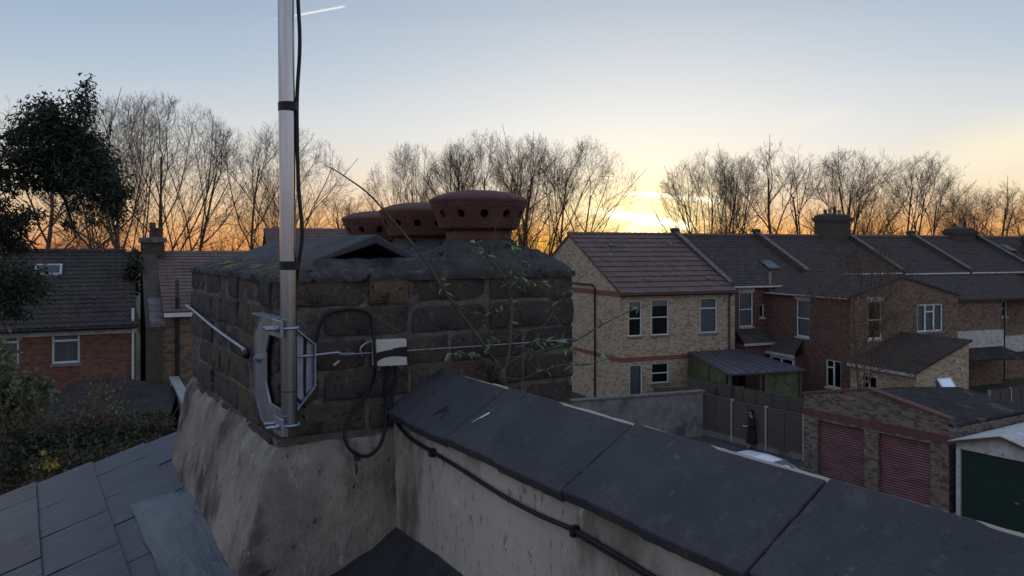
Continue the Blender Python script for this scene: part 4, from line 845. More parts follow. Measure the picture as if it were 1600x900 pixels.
h2 = terrace_house(7.8, 14.5, 0.35, 6.72, 'terraced house next to the yellow house with a skylight in its dark roof', 'darkredbrick', 'slateroof',
                   [(8.6, 9.62, 4.22, 6.33), (10.12, 10.45, 4.75, 5.55)], [dict(style='sash', fill='curtain', sill='dirtywhite', head=0.26), dict(style='plain', fill='dark', sill='dirtywhite', fw=0.05)])
sk = slab(h2, 'skylight', MT['verge'], [(12.0, 2.0, 7.74), (12.9, 2.0, 7.74), (12.9, 2.9, 8.22), (12.0, 2.9, 8.22)], 0.06)
slab(h2, 'skylight_pane', MT['glass'], [(12.07, 2.06, 7.79), (12.83, 2.06, 7.79), (12.83, 2.84, 8.21), (12.07, 2.84, 8.21)], 0.02)
pipe(h2, [(10.78, 0.45, 7.55), (10.78, 0.45, 1.6)], 0.075, 'buffpipe', 'soil_pipe'); pipe(h2, [(7.98, 0.5, 6.6), (7.98, 0.5, 2.5)], 0.05, 'brownpipe')
lt = slab(h2, 'porch_roof', MT['slateroof'], [(8.05, -0.55, 3.40), (10.55, -0.55, 3.40), (10.35, 0.6, 4.05), (8.3, 0.6, 4.05)], 0.07)
MB().box(8.05, 10.55, -0.62, -0.56, 3.22, 3.36).build('fascia', MT['dirtywhite'], h2)
MB().box(8.2, 10.4, -0.45, 0.55, 0, 3.28).build('porch', MT['darkredbrick'], h2)
h3 = terrace_house(14.5, 22.7, 1.3, 7.36, 'terraced house with the big corbelled chimney behind the double gabled wing', chim=(21.4, RQ, 2.5, 0.95, 9.2, 11.35, 4))
h4 = terrace_house(22.7, 29.1, 1.3, 7.30, 'terraced house right of the big corbelled chimney')
h5 = terrace_house(29.1, 36.0, 1.3, 7.30, 'far terraced house with wide low chimney near the right edge', chim=(34.4, RQ, 2.4, 0.9, 9.2, 10.5, 3))
h6 = terrace_house(36.0, 43.5, 1.3, 7.25, 'farthest terraced house at the right edge with narrow chimney', chim=(38.7, 3.6, 1.0, 0.9, 7.8, 9.9, 1))
slab(h6, 'skylight', MT['verge'], [(36.9, 4.0, 8.85), (37.7, 4.0, 8.85), (37.7, 4.9, 9.3), (36.9, 4.9, 9.3)], 0.05)

# --- double gabled rear wing
wg = thing('rear_wing', 'dark red brick rear wing with low gable and white casement window', 'house', TER, (14.6, -3.0, 0))
P0, P1, Q0, Q1 = 10.6, 18.6, -6.2, 1.5; ZE, ZA, PA = 6.37, 7.46, 14.4
wF = FRONT(Q0); wL = LEFTF(P0); fo_ps = [(11.85, 12.85, 4.05, 6.12), (15.45, 17.45, 4.28, 5.86)]; lo_ps = [(2.05, 3.1, 3.86, 6.02), (4.4, 5.5, 1.30, 2.82)]
mb = MB(); facade(mb, wL[0], -Q1, -Q0, 0, ZE, lo_ps); mb.build('side_wall', MT['darkredbrick'], wg, fix=False)
mb = MB(); facade(mb, wF[0], P0, P1, 0, ZE, fo_ps, top=[(P0, ZE), (P1, ZE), (PA, ZA - 0.05)]); mb.build('gable_wall', MT['brownbrick'], wg, fix=False)
mb = MB(); facade(mb, (lambda s, z, d: (P1 - d, s, z)), Q0, Q1, 0, ZE, []); mb.build('far_wall', MT['brownbrick'], wg, fix=False)
window(wg, wF, fo_ps[0], 'sash', 'dark', sill='dirtywhite', head=0.22); window(wg, wF, fo_ps[1], 'casement', 'curtain', fw=0.09)
window(wg, wL, lo_ps[0], 'sash', 'curtain', sill='dirtywhite', head=0.24); window(wg, wL, lo_ps[1], 'pair', 'dark', sill='dirtywhite')
rw = slab(wg, 'roof', MT['slateroof'], [(P0 - 0.2, Q0 - 0.08, ZE - 0.03), (PA, Q0 - 0.08, ZA), (PA, Q1, ZA), (P0 - 0.2, Q1, ZE - 0.03)], 0.10)
slab(wg, 'far_roof', MT['slateroof'], [(PA, Q0 - 0.08, ZA), (P1 + 0.2, Q0 - 0.08, ZE - 0.03), (P1 + 0.2, Q1, ZE - 0.03), (PA, Q1, ZA)], 0.10)
tiled(rw, MT['slateroof'], (P0 - 0.21, Q1, ZE - 0.03), (P0 - 0.21, Q0 - 0.08, ZE - 0.03), (PA, Q1, ZA), (PA, Q0 - 0.08, ZA), 0.28, step=0.03, tile=0.3, joint=0.01, seed=5)
MB().tube([(P0 - 0.26, Q1, ZE - 0.10), (P0 - 0.26, Q0, ZE - 0.10)], 0.055, 8).build('gutter', MT['buffpipe'], wg)
bay = MB().box(P0 - 0.75, P0 + 0.02, -2.75, -0.75, 0, 2.75).build('bay', MT['darkredbrick'], wg)
slab(wg, 'bay_roof', MT['slateroof'], [(P0 - 0.95, -2.95, 2.90), (P0 + 0.0, -2.6, 3.72), (P0 + 0.0, -0.9, 3.72), (P0 - 0.95, -0.55, 2.90)], 0.07)
MB().box(P0 - 1.0, P0 - 0.94, -2.98, -0.52, 2.72, 2.88).build('bay_fascia', MT['dirtywhite'], wg)
bw = MB()
for y in (-2.72, -1.75, -0.82): bw.box(P0 - 0.83, P0 - 0.76, y - 0.06, y + 0.06, 1.2, 2.66)
bw.box(P0 - 0.83, P0 - 0.76, -2.78, -0.76, 1.1, 1.22).box(P0 - 0.83, P0 - 0.76, -2.78, -0.76, 2.55, 2.68).box(P0 - 0.83, P0 - 0.76, -2.6, -0.9, 2.14, 2.22)
b_ = bw.build('bay_window', MT['whitepaint'], wg); MB().box(P0 - 0.79, P0 - 0.757, -2.74, -0.80, 1.15, 2.6).build('pane', MT['glass'], b_)
# --- single storey extension in yellow brick
ex = thing('brick_extension', 'single storey yellow brick extension with lean-to slate roof', 'extension', TER, (12.4, -8.3, 0))
EQ = Q0 - 4.2; eF = FRONT(EQ); eL = LEFTF(P0); zlo, zhi = 2.92, 4.32; ew = P0 + 3.6
ep = TER.ray(1478, 600, 1, EQ); eo = [(1.22, 2.08, 1.0, 2.22)]
oe = [(P0 + 1.35, P0 + 2.30, 1.75, 2.55)]
mb = MB(); facade(mb, eF[0], P0, ew, 0, zlo, oe, top=[(P0, zlo), (ew, zlo), (ew, zhi)]); lo2 = [(-Q0 + 0.7, -Q0 + 1.75, 1.05, 2.35)]
facade(mb, eL[0], -Q0, -EQ, 0, zlo, lo2); facade(mb, (lambda s, z, d: (ew - d, s, z)), EQ, Q0, 0, zhi, []); mb.build('wall', MT['yellowbrick'], ex, fix=False)
window(ex, eL, lo2[0], 'pair', 'dark'); wn = window(ex, eF, oe[0], 'plain', 'curtain', sill=False)
a = TER.ray(1478, 596, 1, EQ - 0.05)
arch = MB().prism([(0.55 * math.cos(t), 0.22 * math.sin(t)) for t in [math.pi * k / 10 for k in range(11)]] + [(0.47 * math.cos(t), 0.15 * math.sin(t)) for t in [math.pi * k / 10 for k in range(10, -1, -1)]], lambda x, z, d: (P0 + d, Q0 - 1.225 + x, 2.32 + z), -0.02, 0.04).build('window_arch', MT['whitepaint'], ex)
MB().add([(P0 + 1.33, EQ - 0.02, 2.56), (P0 + 2.32, EQ - 0.02, 2.56), (P0 + 2.32, EQ - 0.42, 2.02), (P0 + 1.33, EQ - 0.42, 2.02), (P0 + 1.45, EQ - 0.07, 2.51), (P0 + 2.20, EQ - 0.07, 2.51), (P0 + 2.20, EQ - 0.39, 2.09), (P0 + 1.45, EQ - 0.39, 2.09)],
         [(0, 1, 5, 4), (1, 2, 6, 5), (2, 3, 7, 6), (3, 0, 4, 7)]).build('open_sash', MT['whitepaint'], wn)
MB().quad((P0 + 1.45, EQ - 0.07, 2.51), (P0 + 2.20, EQ - 0.07, 2.51), (P0 + 2.20, EQ - 0.39, 2.09), (P0 + 1.45, EQ - 0.39, 2.09)).build('open_pane', MT['glass'], wn)
re = slab(ex, 'roof', MT['slateroof'], [(P0 - 0.22, EQ - 0.12, zlo - 0.02), (ew + 0.12, EQ - 0.12, zhi + 0.06), (ew + 0.12, Q0 - 0.01, zhi + 0.06), (P0 - 0.22, Q0 - 0.01, zlo - 0.02)], 0.09)
tiled(re, MT['slateroof'], (P0 - 0.23, Q0 - 0.01, zlo - 0.02), (P0 - 0.23, EQ - 0.12, zlo - 0.02), (ew + 0.12, Q0 - 0.01, zhi + 0.06), (ew + 0.12, EQ - 0.12, zhi + 0.06), 0.26, step=0.03, tile=0.3, joint=0.01, seed=8)
MB().box(P0 - 0.30, P0 - 0.235, EQ - 0.1, Q0 - 0.02, zlo - 0.20, zlo - 0.05).build('gutter', MT['dirtywhite'], ex)
for (pp, zz) in ((P0 + 3.1, 2.9), (P0 + 2.75, 3.35)): MB().box(pp - 0.1, pp + 0.1, EQ - 0.06, EQ + 0.01, zz - 0.1, zz + 0.1).build('vent', MT['dirtywhite'], ex)
# --- set back wing further right
w2 = thing('set_back_wing', 'brown brick rear wing beyond the extension with white lean-to below', 'house', TER, (25.5, -1, 0))
sF = FRONT(-2.0); so = [(20.0, 20.85, 4.25, 5.3), (29.0, 29.9, 4.3, 5.4)]
mb = MB(); facade(mb, sF[0], 18.7, 27.9, 0, 5.72, so[:1]); facade(mb, FRONT(-0.9)[0], 27.9, 33.5, 0, 5.72, [so[1]]); mb.quad((27.9, -2, 0), (27.9, -0.9, 0), (27.9, -0.9, 5.72), (27.9, -2, 5.72)); mb.build('wall', MT['brownbrick'], w2, fix=False)
window(w2, sF, so[0], 'sash', 'dark', sill='dirtywhite'); window(w2, FRONT(-0.9), so[1], 'sash', 'dark', sill='dirtywhite')
r2 = slab(w2, 'roof', MT['slateroof'], [(18.9, -2.25, 5.66), (33.5, -2.25, 5.66), (33.5, 1.5, 7.25), (18.9, 1.5, 7.25)], 0.12)
tiled(r2, MT['slateroof'], (18.9, -2.27, 5.66), (33.5, -2.27, 5.66), (18.9, 1.5, 7.25), (33.5, 1.5, 7.25), 0.28, step=0.03, tile=0.32, joint=0.01, seed=12)
pipe(w2, [(28.0, -2.1, 5.5), (28.0, -2.1, 0.2)], 0.05)
MB().box(19.0, 27.6, -2.35, -2.01, 2.55, 3.62).build('white_fascia', MT['dirtywhite'], w2); MB().box(28.2, 33, -1.25, -0.92, 1.9, 3.0).build('white_fascia', MT['dirtywhite'], w2)
slab(w2, 'lean_to_roof', MT['felt'], [(19.0, -4.4, 2.25), (27.4, -4.4, 2.05), (27.4, -2.36, 2.55), (19.0, -2.36, 2.55)], 0.10)
MB().box(19.0, 19.12, -4.3, -4.2, 0, 2.15).box(27.2, 27.32, -4.3, -4.2, 0, 1.95).build('lean_to_posts', MT['fence'], w2)

# --- green sheeted shelter
sd_ = thing('garden_shelter', 'low garden shelter with dark sheet roof and green sheet sides', 'shelter', TER, (5.8, -2.8, 0))
a0, a1, b0, b1 = 3.2, 7.7, -5.6, -0.25; zf, zb_ = 2.62, 3.02
slab(sd_, 'roof', MT['shedroof'], [(a0 - 0.15, b0 - 0.2, zf), (a1 + 0.2, b0 - 0.2, zf - 0.05), (a1 + 0.2, b1, zb_), (a0 + 1.1, b1, zb_)], 0.09)
for i in range(9):
    x = a0 + (a1 - a0) * i / 8; x2 = a0 + 1.2 + (a1 - a0 - 1.2) * i / 8; MB().add([(x - 0.03, b0 - 0.2, zf + 0.0), (x + 0.03, b0 - 0.2, zf), (x2 + 0.03, b1, zb_ + 0.02), (x2 - 0.03, b1, zb_ + 0.02), (x, b0 - 0.2, zf + 0.05), (x2, b1, zb_ + 0.06)], [(0, 4, 5, 3), (1, 2, 5, 4), (0, 1, 4)]).build('roof_batten', MT['shedroof'], sd_)
for (x, y) in ((a0, b0), (a0 + 0.6, -3.0), (a1, b0), (a0 + 1.2, b1 - 0.1), (a0 + 1.9, b0)): MB().box(x - 0.07, x + 0.07, y - 0.07, y + 0.07, 0, zf - 0.12).build('post', MT['fence'], sd_)
def sag(x0, y0, x1, y1, zt, zb0, zb1, sag_=0.3):
    def f(a, b): x = x0 + (x1 - x0) * a; y = y0 + (y1 - y0) * a; zl = zb0 + (zb1 - zb0) * a + sag_ * math.sin(math.pi * a); return (x + 0.04 * nse((a * 5, b * 5, 0)), y + 0.05 * nse((a * 4, b * 4, 5)), zt + (zl - zt) * b)
    return MB().grid(16, 8, f)
sag(a0 + 1.15, -0.4, a0 + 0.6, -2.95, 2.85, 0.3, 0.3, 0.0).build('green_sheet', MT['greensheet'], sd_, fix=False); sag(a0 + 0.58, -3.05, a0 + 0.1, -5.2, 2.65, 0.5, 1.4, 0.0).build('green_sheet', MT['greensheet'], sd_, fix=False)
sag(a0 + 2.2, b0, a1 - 0.1, b0, 2.5, 1.35, 0.4, 0.25).build('green_sheet', MT['greensheet'], sd_, fix=False)
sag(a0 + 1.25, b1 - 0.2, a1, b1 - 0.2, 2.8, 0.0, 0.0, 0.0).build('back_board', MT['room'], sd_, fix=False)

# ---------------------------------------------------------------- fences, garden wall
def fence(name, A, B, h0, h1, n, label, post='concpost', cat='fence', board=0.3, ph=0.08):
    A, B = Vector(A), Vector(B); L = (B - A).length; ang = math.degrees(math.atan2((B - A).y, (B - A).x)); fr = Frame(A, ang)
    t = thing(name, label, cat, fr, (L / 2, 0, 0)); q = random.Random(int(L * 100))
    for i in range(n + 1):
        x = L * i / n; hh = h0 + (h1 - h0) * i / n
        MB().box(x - 0.055, x + 0.055, -0.06, 0.06, 0, hh + ph).build('post', MT[post], t, bevel=0.01)
    for i in range(n):
        x0, x1 = L * i / n + 0.06, L * (i + 1) / n - 0.06; hh = h0 + (h1 - h0) * (i + 0.5) / n + q.uniform(-0.03, 0.03)
        MB().box(x0, x1, -0.03, 0.03, 0.0, board).build('gravel_board', MT['conc' if board > 0.2 else 'fence'], t)
        p = MB(); z = board; k = 0
        while z < hh - 0.02:
            z1 = min(z + 0.13, hh); d = q.uniform(-0.006, 0.006)
            p.add([(x0, -0.050 + d, z), (x1, -0.050 + d, z + q.uniform(-0.008, 0.008)), (x1, -0.012, z1 + 0.02), (x0, -0.012, z1 + 0.02), (x0, 0.0, z), (x1, 0.0, z), (x1, 0.0, z1 + 0.02), (x0, 0.0, z1 + 0.02)],
                  [(0, 1, 2, 3), (0, 4, 5, 1), (3, 2, 6, 7), (1, 5, 6, 2), (0, 3, 7, 4)]); z += 0.115
        for x in (x0 + 0.02, (x0 + x1) / 2, x1 - 0.02): p.box(x - 0.02, x + 0.02, -0.068, -0.050, board, hh)
        p.box(x0, x1, -0.05, 0.03, hh, hh + 0.03)
        p.build('fence_panel', MT['fence'], t)
    return t
fence('panel_fence', (9.16, 39.0, 0), (12.35, 34.0, 0), 1.92, 1.92, 3, 'lapped timber fence with pale concrete posts behind the walking person')
ga = TER.w((3.1, -5.9, 0)); gb = TER.w((8.6, -11.5, 0))
fence('garden_fence', (9.64, 43.6, 0), (13.6, 37.4, 0), 1.95, 1.95, 4, 'darker timber fence in front of the green sheeted shelter', post='fence', board=0.12)
e1 = TER.w((0.1, -3.4, 0)); e2 = TER.w((3.0, -4.6, 0))
fence('short_fence', e1, e2, 1.75, 1.65, 2, 'short timber fence below the ground floor windows of the yellow house', post='fence', board=0.12)
f1, f2 = TER.w((15.4, -10.6, 0)), TER.w((24, -10.0, 0))
fence('far_fence', f1, f2, 1.7, 1.7, 5, 'dark fence with concrete posts right of the brick extension', board=0.2)
GA_, GB_ = Vector((3.03, 36.3, 0)), Vector((9.1, 38.6, 0)); GF = Frame(GA_, math.degrees(math.atan2((GB_ - GA_).y, (GB_ - GA_).x))); GL = (GB_ - GA_).length
gw = thing('garden_wall', 'rendered garden wall with stone coping beyond the chimney', 'wall', GF, (GL / 2, 0, 0))
MB().box(-2.5, GL, -0.12, 0.12, 0, 2.1).build('wall', MT['conc'], gw)
for i in range(9):
    x = -2.5 + (GL + 2.6) * i / 9; MB().box(x + 0.006, x + (GL + 2.6) / 9 - 0.006, -0.19, 0.19, 2.1, 2.2).build('coping_stone', MT['verge'], gw, bevel=0.02)

# ---------------------------------------------------------------- garages
gr = thing('double_garage', 'brick double garage with low gable and faded red roller shutters', 'garage', ALF, (9.7, 3.0, 0))
Lp = ALF.l(((1256 - 800) / FPX * 31.9, 31.9, 0)); X0 = Lp.x; Y0 = Lp.y; X1 = X0 + 5.75
gF = FRONT(Y0); dz = [(X0 + 0.62, X0 + 2.62, 0.06, 2.3), (X0 + 3.17, X0 + 5.12, 0.06, 2.3)]
mb = MB(); facade(mb, gF[0], X0, X1, 0, 3.1, dz, reveal=0.25, top=[(X0, 3.1), (X1, 3.1), (X1, 3.22), ((X0 + X1) / 2 - 0.1, 3.80), (X0, 3.22)])
facade(mb, (lambda s, z, d: (X1 - d, s, z)), Y0, Y0 + 6, 0, 2.9, []); facade(mb, (lambda s, z, d: (X0 + d, -s, z)), -Y0 - 6, -Y0, 0, 2.9, []); mb.build('wall', MT['garagebrick'], gr, fix=False)
b = MB(); rbox(b, gF[0], X0 - 0.02, X1 + 0.02, 2.42, 2.68, -0.03, 0.03); b.build('lintel', MT['redpaint'], gr)
xm = (X0 + X1) / 2 - 0.1
for (xa, za, xb, zb2) in ((X0 - 0.08, 3.20, xm, 3.80), (xm, 3.80, X1 + 0.08, 3.20)):
    n = 9
    for i in range(n):
        u0, u1 = i / n, (i + 0.95) / n; A = Vector((xa + (xb - xa) * u0, Y0 - 0.06, za + (zb2 - za) * u0)); B = Vector((xa + (xb - xa) * u1, Y0 - 0.06, za + (zb2 - za) * u1)); dd = Vector((0, 0.36, 0)); up = Vector((0, 0, 0.075))
        MB().add([A, B, B + dd, A + dd, A + up, B + up, B + dd + up, A + dd + up], [(0, 3, 2, 1), (4, 5, 6, 7), (0, 1, 5, 4), (1, 2, 6, 5), (2, 3, 7, 6), (3, 0, 4, 7)]).build('coping_brick', MT['redpaint'], gr)
for (a, b, c, d) in dz:
    s = MB(); n = 24
    for i in range(n):
        z0, z1 = c + (d - c) * i / n, c + (d - c) * (i + 1) / n; h = z1 - z0
        prof = [(0.19, z0), (0.145, z0 + h * 0.18), (0.13, z0 + h * 0.5), (0.15, z0 + h * 0.82), (0.19, z1 - 0.001)]
        for (y0, q0), (y1, q1) in zip(prof[:-1], prof[1:]): s.quad(gF[0](a, q0, y0), gF[0](b, q0, y0), gF[0](b, q1, y1), gF[0](a, q1, y1))
    sh_ = s.build('roller_shutter', MT['shutter'], gr, fix=False)
    for x in (a, b): MB().box(x - 0.035, x + 0.035, Y0 + 0.10, Y0 + 0.19, c, d).build('guide_rail', MT['redpaint'], sh_)
slab(gr, 'roof', MT['felt'], [(X0, Y0 + 0.3, 3.02), (xm, Y0 + 0.3, 3.42), (xm, Y0 + 6.2, 3.32), (X0, Y0 + 6.2, 2.92)], 0.12); slab(gr, 'roof_slope', MT['felt'], [(xm, Y0 + 0.3, 3.42), (X1, Y0 + 0.3, 3.02), (X1, Y0 + 6.2, 2.92), (xm, Y0 + 6.2, 3.32)], 0.12)
wgx = thing('prefab_garage', 'white framed garage with dark green door and pale gable at the right edge', 'garage', ALF, (X1 + 1.7, 3, 0))
A0, A1 = X1 + 0.32, X1 + 3.3; pF = FRONT(Y0 - 0.15)
mb = MB(); facade(mb, pF[0], A0, A1, 0, 2.62, [(A0 + 0.14, A1 - 0.14, 0.05, 2.36)], reveal=0.12, top=[(A0, 2.62), (A1, 2.62), ((A0 + A1) / 2, 3.02)]); mb.build('front_frame', MT['dirtywhite'], wgx, fix=False)
MB().box(A0 + 0.15, A1 - 0.15, Y0 - 0.08, Y0 - 0.04, 0.05, 2.35).build('door', MT['greendoor'], wgx)
for i in range(6): MB().box(A0 + 0.16, A1 - 0.16, Y0 - 0.092, Y0 - 0.08, 0.10 + i * 0.37, 0.44 + i * 0.37).build('door_panel', MT['greendoor'], wgx, bevel=0.008)
MB().box((A0 + A1) / 2 + 0.32, (A0 + A1) / 2 + 0.46, Y0 - 0.12, Y0 - 0.092, 0.98, 1.03).build('door_handle', MT['galv'], wgx)
MB().box(A0, A1, Y0 + 0.0, Y0 + 5.5, 0, 2.55).build('side_walls', MT['conc'], wgx)
for s in (-1, 1):
    xe = A0 - 0.18 if s < 0 else A1 + 0.18; xm2 = (A0 + A1) / 2
    slab(wgx, 'roof', MT['dirtywhite'], [(xe, Y0 - 0.35, 2.60), (xm2, Y0 - 0.35, 3.08), (xm2, Y0 + 5.6, 3.08), (xe, Y0 + 5.6, 2.60)], 0.05)
    MB().add([(xe, Y0 - 0.38, 2.50), (xm2, Y0 - 0.38, 2.98), (xm2, Y0 - 0.38, 3.06), (xe, Y0 - 0.38, 2.58), (xe, Y0 - 0.352, 2.50), (xm2, Y0 - 0.352, 2.98), (xm2, Y0 - 0.352, 3.06), (xe, Y0 - 0.352, 2.58)], [(0, 1, 2, 3), (7, 6, 5, 4), (0, 4, 5, 1), (3, 2, 6, 7)]).build('bargeboard', MT['redpaint'], wgx)
bb = thing('low_garage_block', 'flat felt roofed outbuilding behind the white framed garage', 'outbuilding', ALF, (X1 + 3, 9, 0))
MB().box(X1 + 0.2, X1 + 9, Y0 + 5.8, Y0 + 10.5, 0, 2.75).build('wall', MT['garagebrick'], bb); MB().box(X1 + 0.1, X1 + 9.1, Y0 + 5.7, Y0 + 10.6, 2.755, 2.9).build('roof', MT['felt'], bb)

# ---------------------------------------------------------------- left side houses
LF = Frame((-16.9, 27.0, 0), 27.0)
lh = thing('red_brick_house', 'red brick house with dark pantiled roof and white windows on the left', 'house', LF, (0, 4.5, 0))
def lx(px, q=0.0): return LF.ray(px, 500, 1, q).x
def lz(px, py, q=0.0): return LF.ray(px, py, 1, q).z
LX0, LX1 = -6.0, lx(212); LE = lz(110, 512)
lo = [(lx(81), lx(125), lz(103, 568), lz(103, 517)), (lx(-22), lx(30), lz(10, 571), lz(10, 520))]
mb = MB(); facade(mb, FRONT(0)[0], LX0, LX1, 0, LE, lo); facade(mb, (lambda s, z, d: (LX1 - d, s, z)), 0, 9, 0, LE, [], top=[(0, LE), (9, LE), (4.5, LE + 2.6)]); mb.build('wall', MT['redbrick'], lh, fix=False)
w1 = window(lh, FRONT(0), lo[0], 'top', 'curtain'); window(lh, FRONT(0), lo[1], 'top', 'curtain')
LRZ = 9 - 6.0 / FPX * 33
rf = slab(lh, 'roof', MT['pantile'], [(LX0, -0.3, LE + 0.02), (LX1 + 0.05, -0.3, LE + 0.02), (LX1 + 0.05, 4.5, LRZ), (LX0, 4.5, LRZ)], 0.10)
slab(lh, 'back_roof', MT['pantile'], [(LX0, 4.5, LRZ), (LX1 + 0.05, 4.5, LRZ), (LX1 + 0.05, 9.3, LE), (LX0, 9.3, LE)], 0.10)
for mb in courses((LX0, -0.34, LE + 0.02), (LX1 + 0.05, -0.34, LE + 0.02), (LX0, 4.5, LRZ), (LX1 + 0.05, 4.5, LRZ), 0.31, step=0.035, tile=0.26, wave=0.04, seed=4): mb.build('tile_course', MT['pantile'], rf, fix=False)
rt = MB()
for i in range(28): rt.tube([(LX0 + i * 0.42, 4.5, LRZ + 0.02), (LX0 + 0.41 + i * 0.42, 4.5, LRZ + 0.02)], [0.13, 0.12], 8) if LX0 + i * 0.42 < LX1 - 0.3 else None
rt.build('ridge_tiles', MT['pantile'], rf)
MB().box(LX0, LX1, -0.06, -0.012, LE - 0.26, LE - 0.02).build('fascia', MT['dirtywhite'], lh); MB().tube([(LX0, -0.40, LE - 0.03), (LX1, -0.40, LE - 0.03)], 0.055, 8).build('gutter', MT['blackpipe'], lh)
xp = lx(207.5); pipe(lh, [(xp, -0.10, LE + 0.62), (xp, -0.10, 0)], 0.045, 'whitepaint', 'soil_pipe')
def on_roof(px, py):
    d_ = LF.mi @ Vector(((px - 800) / FPX, 1, -(py - HY) / FPX)); e_ = LF.l(EYE); sl = (LRZ - LE) / 4.8; t = ((LE + sl * (e_.y + 0.3)) - e_.z) / (d_.z - sl * d_.y); return e_ + d_ * t
c = on_roof(78, 424); sl = (LRZ - LE) / 4.8
mb = slab(lh, 'skylight', MT['dirtywhite'], [c + Vector((-0.5, -0.32, 0.09 - 0.32 * sl)), c + Vector((0.4, -0.32, 0.09 - 0.32 * sl)), c + Vector((0.4, 0.32, 0.11 + 0.32 * sl)), c + Vector((-0.5, 0.32, 0.11 + 0.32 * sl))], 0.08)
slab(lh, 'skylight_pane', MT['glass'], [c + Vector((-0.42, -0.26, 0.105 - 0.26 * sl)), c + Vector((0.32, -0.26, 0.105 - 0.26 * sl)), c + Vector((0.32, 0.26, 0.125 + 0.26 * sl)), c + Vector((-0.42, 0.26, 0.125 + 0.26 * sl))], 0.01)
c = on_roof(2, 404); MB().lathe([(0.0, 0.0), (0.22, 0.03), (0.30, 0.10), (0.29, 0.12), (0.2, 0.06), (0, 0.03)], 20, c + Vector((0, 0, 0.15))).tube([c, c + Vector((0, 0, 0.2))], 0.03, 6).build('satellite_dish', MT['whitepaint'], rf)
# next house with party wall, chimney and yellow brick rear
nh = thing('stepped_house', 'brick house with tall chimney and stepped party wall next to the red house', 'house', LF, (LX1 + 2.5, 4.5, 0))
c0, c1 = lx(219, -0.3), lx(243, -0.3)
cxa, cxb = LF.ray(221, 400, 1, 3.6).x, LF.ray(257, 400, 1, 3.6).x; ct = LF.ray(240, 371, 1, 3.6).z
MB().box(cxa, cxb, 3.6, 4.6, 0, ct - 0.22).build('chimney', MT['sootbrick'], nh); cc = MB().box(cxa - 0.08, cxb + 0.08, 3.52, 4.68, ct - 0.22, ct).build('chimney_cap', MT['verge'], nh, bevel=0.03)
for px in (238.5, 246.5):
    x = LF.ray(px, 370, 1, 4.1).x; MB().lathe([(0.13, 0.0), (0.11, 0.3), (0.125, 0.34), (0.125, 0.40 if px > 240 else 0.62), (0.09, 0.40 if px > 240 else 0.62), (0.08, 0.1)], 12, (x, 4.1, ct)).build('chimney_pot', MT['terracotta'] if px > 240 else MT['sootbrick'], cc, smooth=True)
# flank wall stepping down towards us
q_ = lambda px, py, y: LF.ray(px, py, 1, y)
fx0 = LX1 + 0.32; fw_ = 0.55
zq = lambda y: ct - 0.75 - (3.9 - y) * 0.58
poly = [(-0.4, 0), (4.0, 0), (4.0, ct - 0.6), (3.4, ct - 0.7), (-0.4, zq(-0.4))]
MB().prism(poly, lambda a, b, d: (d, a, b), fx0, fx0 + fw_).build('flank_wall', MT['sootbrick'], nh)
cst = MB()
for i in range(11):
    y0, y1 = -0.42 + 3.9 * i / 11, -0.42 + 3.9 * (i + 0.93) / 11; z0, z1 = zq(y0) + 0.01, zq(y1) + 0.01
    MB().add([(fx0 + 0.12, y0, z0), (fx0 + fw_ + 0.10, y0, z0), (fx0 + fw_ + 0.10, y1, z1), (fx0 + 0.12, y1, z1), (fx0 + 0.12, y0, z0 + 0.12), (fx0 + fw_ + 0.1, y0, z0 + 0.12), (fx0 + fw_ + 0.1, y1, z1 + 0.12), (fx0 + 0.12, y1, z1 + 0.12)], [(0, 3, 2, 1), (4, 5, 6, 7), (0, 1, 5, 4), (1, 2, 6, 5), (2, 3, 7, 6), (3, 0, 4, 7)]).build('coping_stone', MT['verge'], nh)
nx0, nx1 = fx0 + fw_, fx0 + 9.0; NZ = LF.ray(280, 487, 1, -0.3).z; nR = LF.ray(290, 392, 1, 4.4).z
no = [(nx0 + 1.35, nx0 + 2.5, NZ - 2.3, NZ - 0.4)]
mb = MB(); facade(mb, FRONT(-0.3)[0], nx0, nx1, 0, NZ, no); mb.build('wall', MT['brownbrick'], nh, fix=False); window(nh, FRONT(-0.3), no[0], 'sash', 'curtain', sill='dirtywhite')
rf = slab(nh, 'roof', MT['browntile'], [(nx0, -0.55, NZ + 0.02), (nx1, -0.55, NZ + 0.02), (nx1, 4.4, nR), (nx0, 4.4, nR)], 0.1)
tiled(rf, MT['browntile'], (nx0, -0.58, NZ + 0.02), (nx1, -0.58, NZ + 0.02), (nx0, 4.4, nR), (nx1, 4.4, nR), 0.30, step=0.035, tile=0.3, joint=0.012, seed=6); slab(nh, 'back_roof', MT['browntile'], [(nx0, 4.4, nR), (nx1, 4.4, nR), (nx1, 9, NZ), (nx0, 9, NZ)], 0.1)
MB().box(nx0 + 0.02, nx1, -0.66, -0.58, NZ - 0.16, NZ - 0.02).build('gutter', MT['whitepaint'], nh)
xp = LF.ray(277, 520, 1, -0.42).x; pipe(nh, [(xp + 0.05, 0.3, NZ + 1.1), (xp, -0.42, NZ + 0.5), (xp, -0.42, 0.8)], 0.07)
# white yard wall
yA, yB = LF.ray(268, 592, 1, -1.2), LF.ray(303, 610, 1, -4.6)
yz = 9 - (592 - HY) / FPX * LF.w(yA).y
YW = thing('yard_wall', 'pale rendered yard wall with coping below the stepped house', 'wall', LF, (yA.x + 0.2, -3, 0))
MB().box(yA.x, yA.x + 0.22, -6.5, -0.6, 0, yz - 0.09).build('wall', MT['dirtywhite'], YW); MB().box(yA.x - 0.05, yA.x + 0.27, -6.55, -0.6, yz - 0.085, yz).build('coping', MT['concpost'], YW, bevel=0.01)
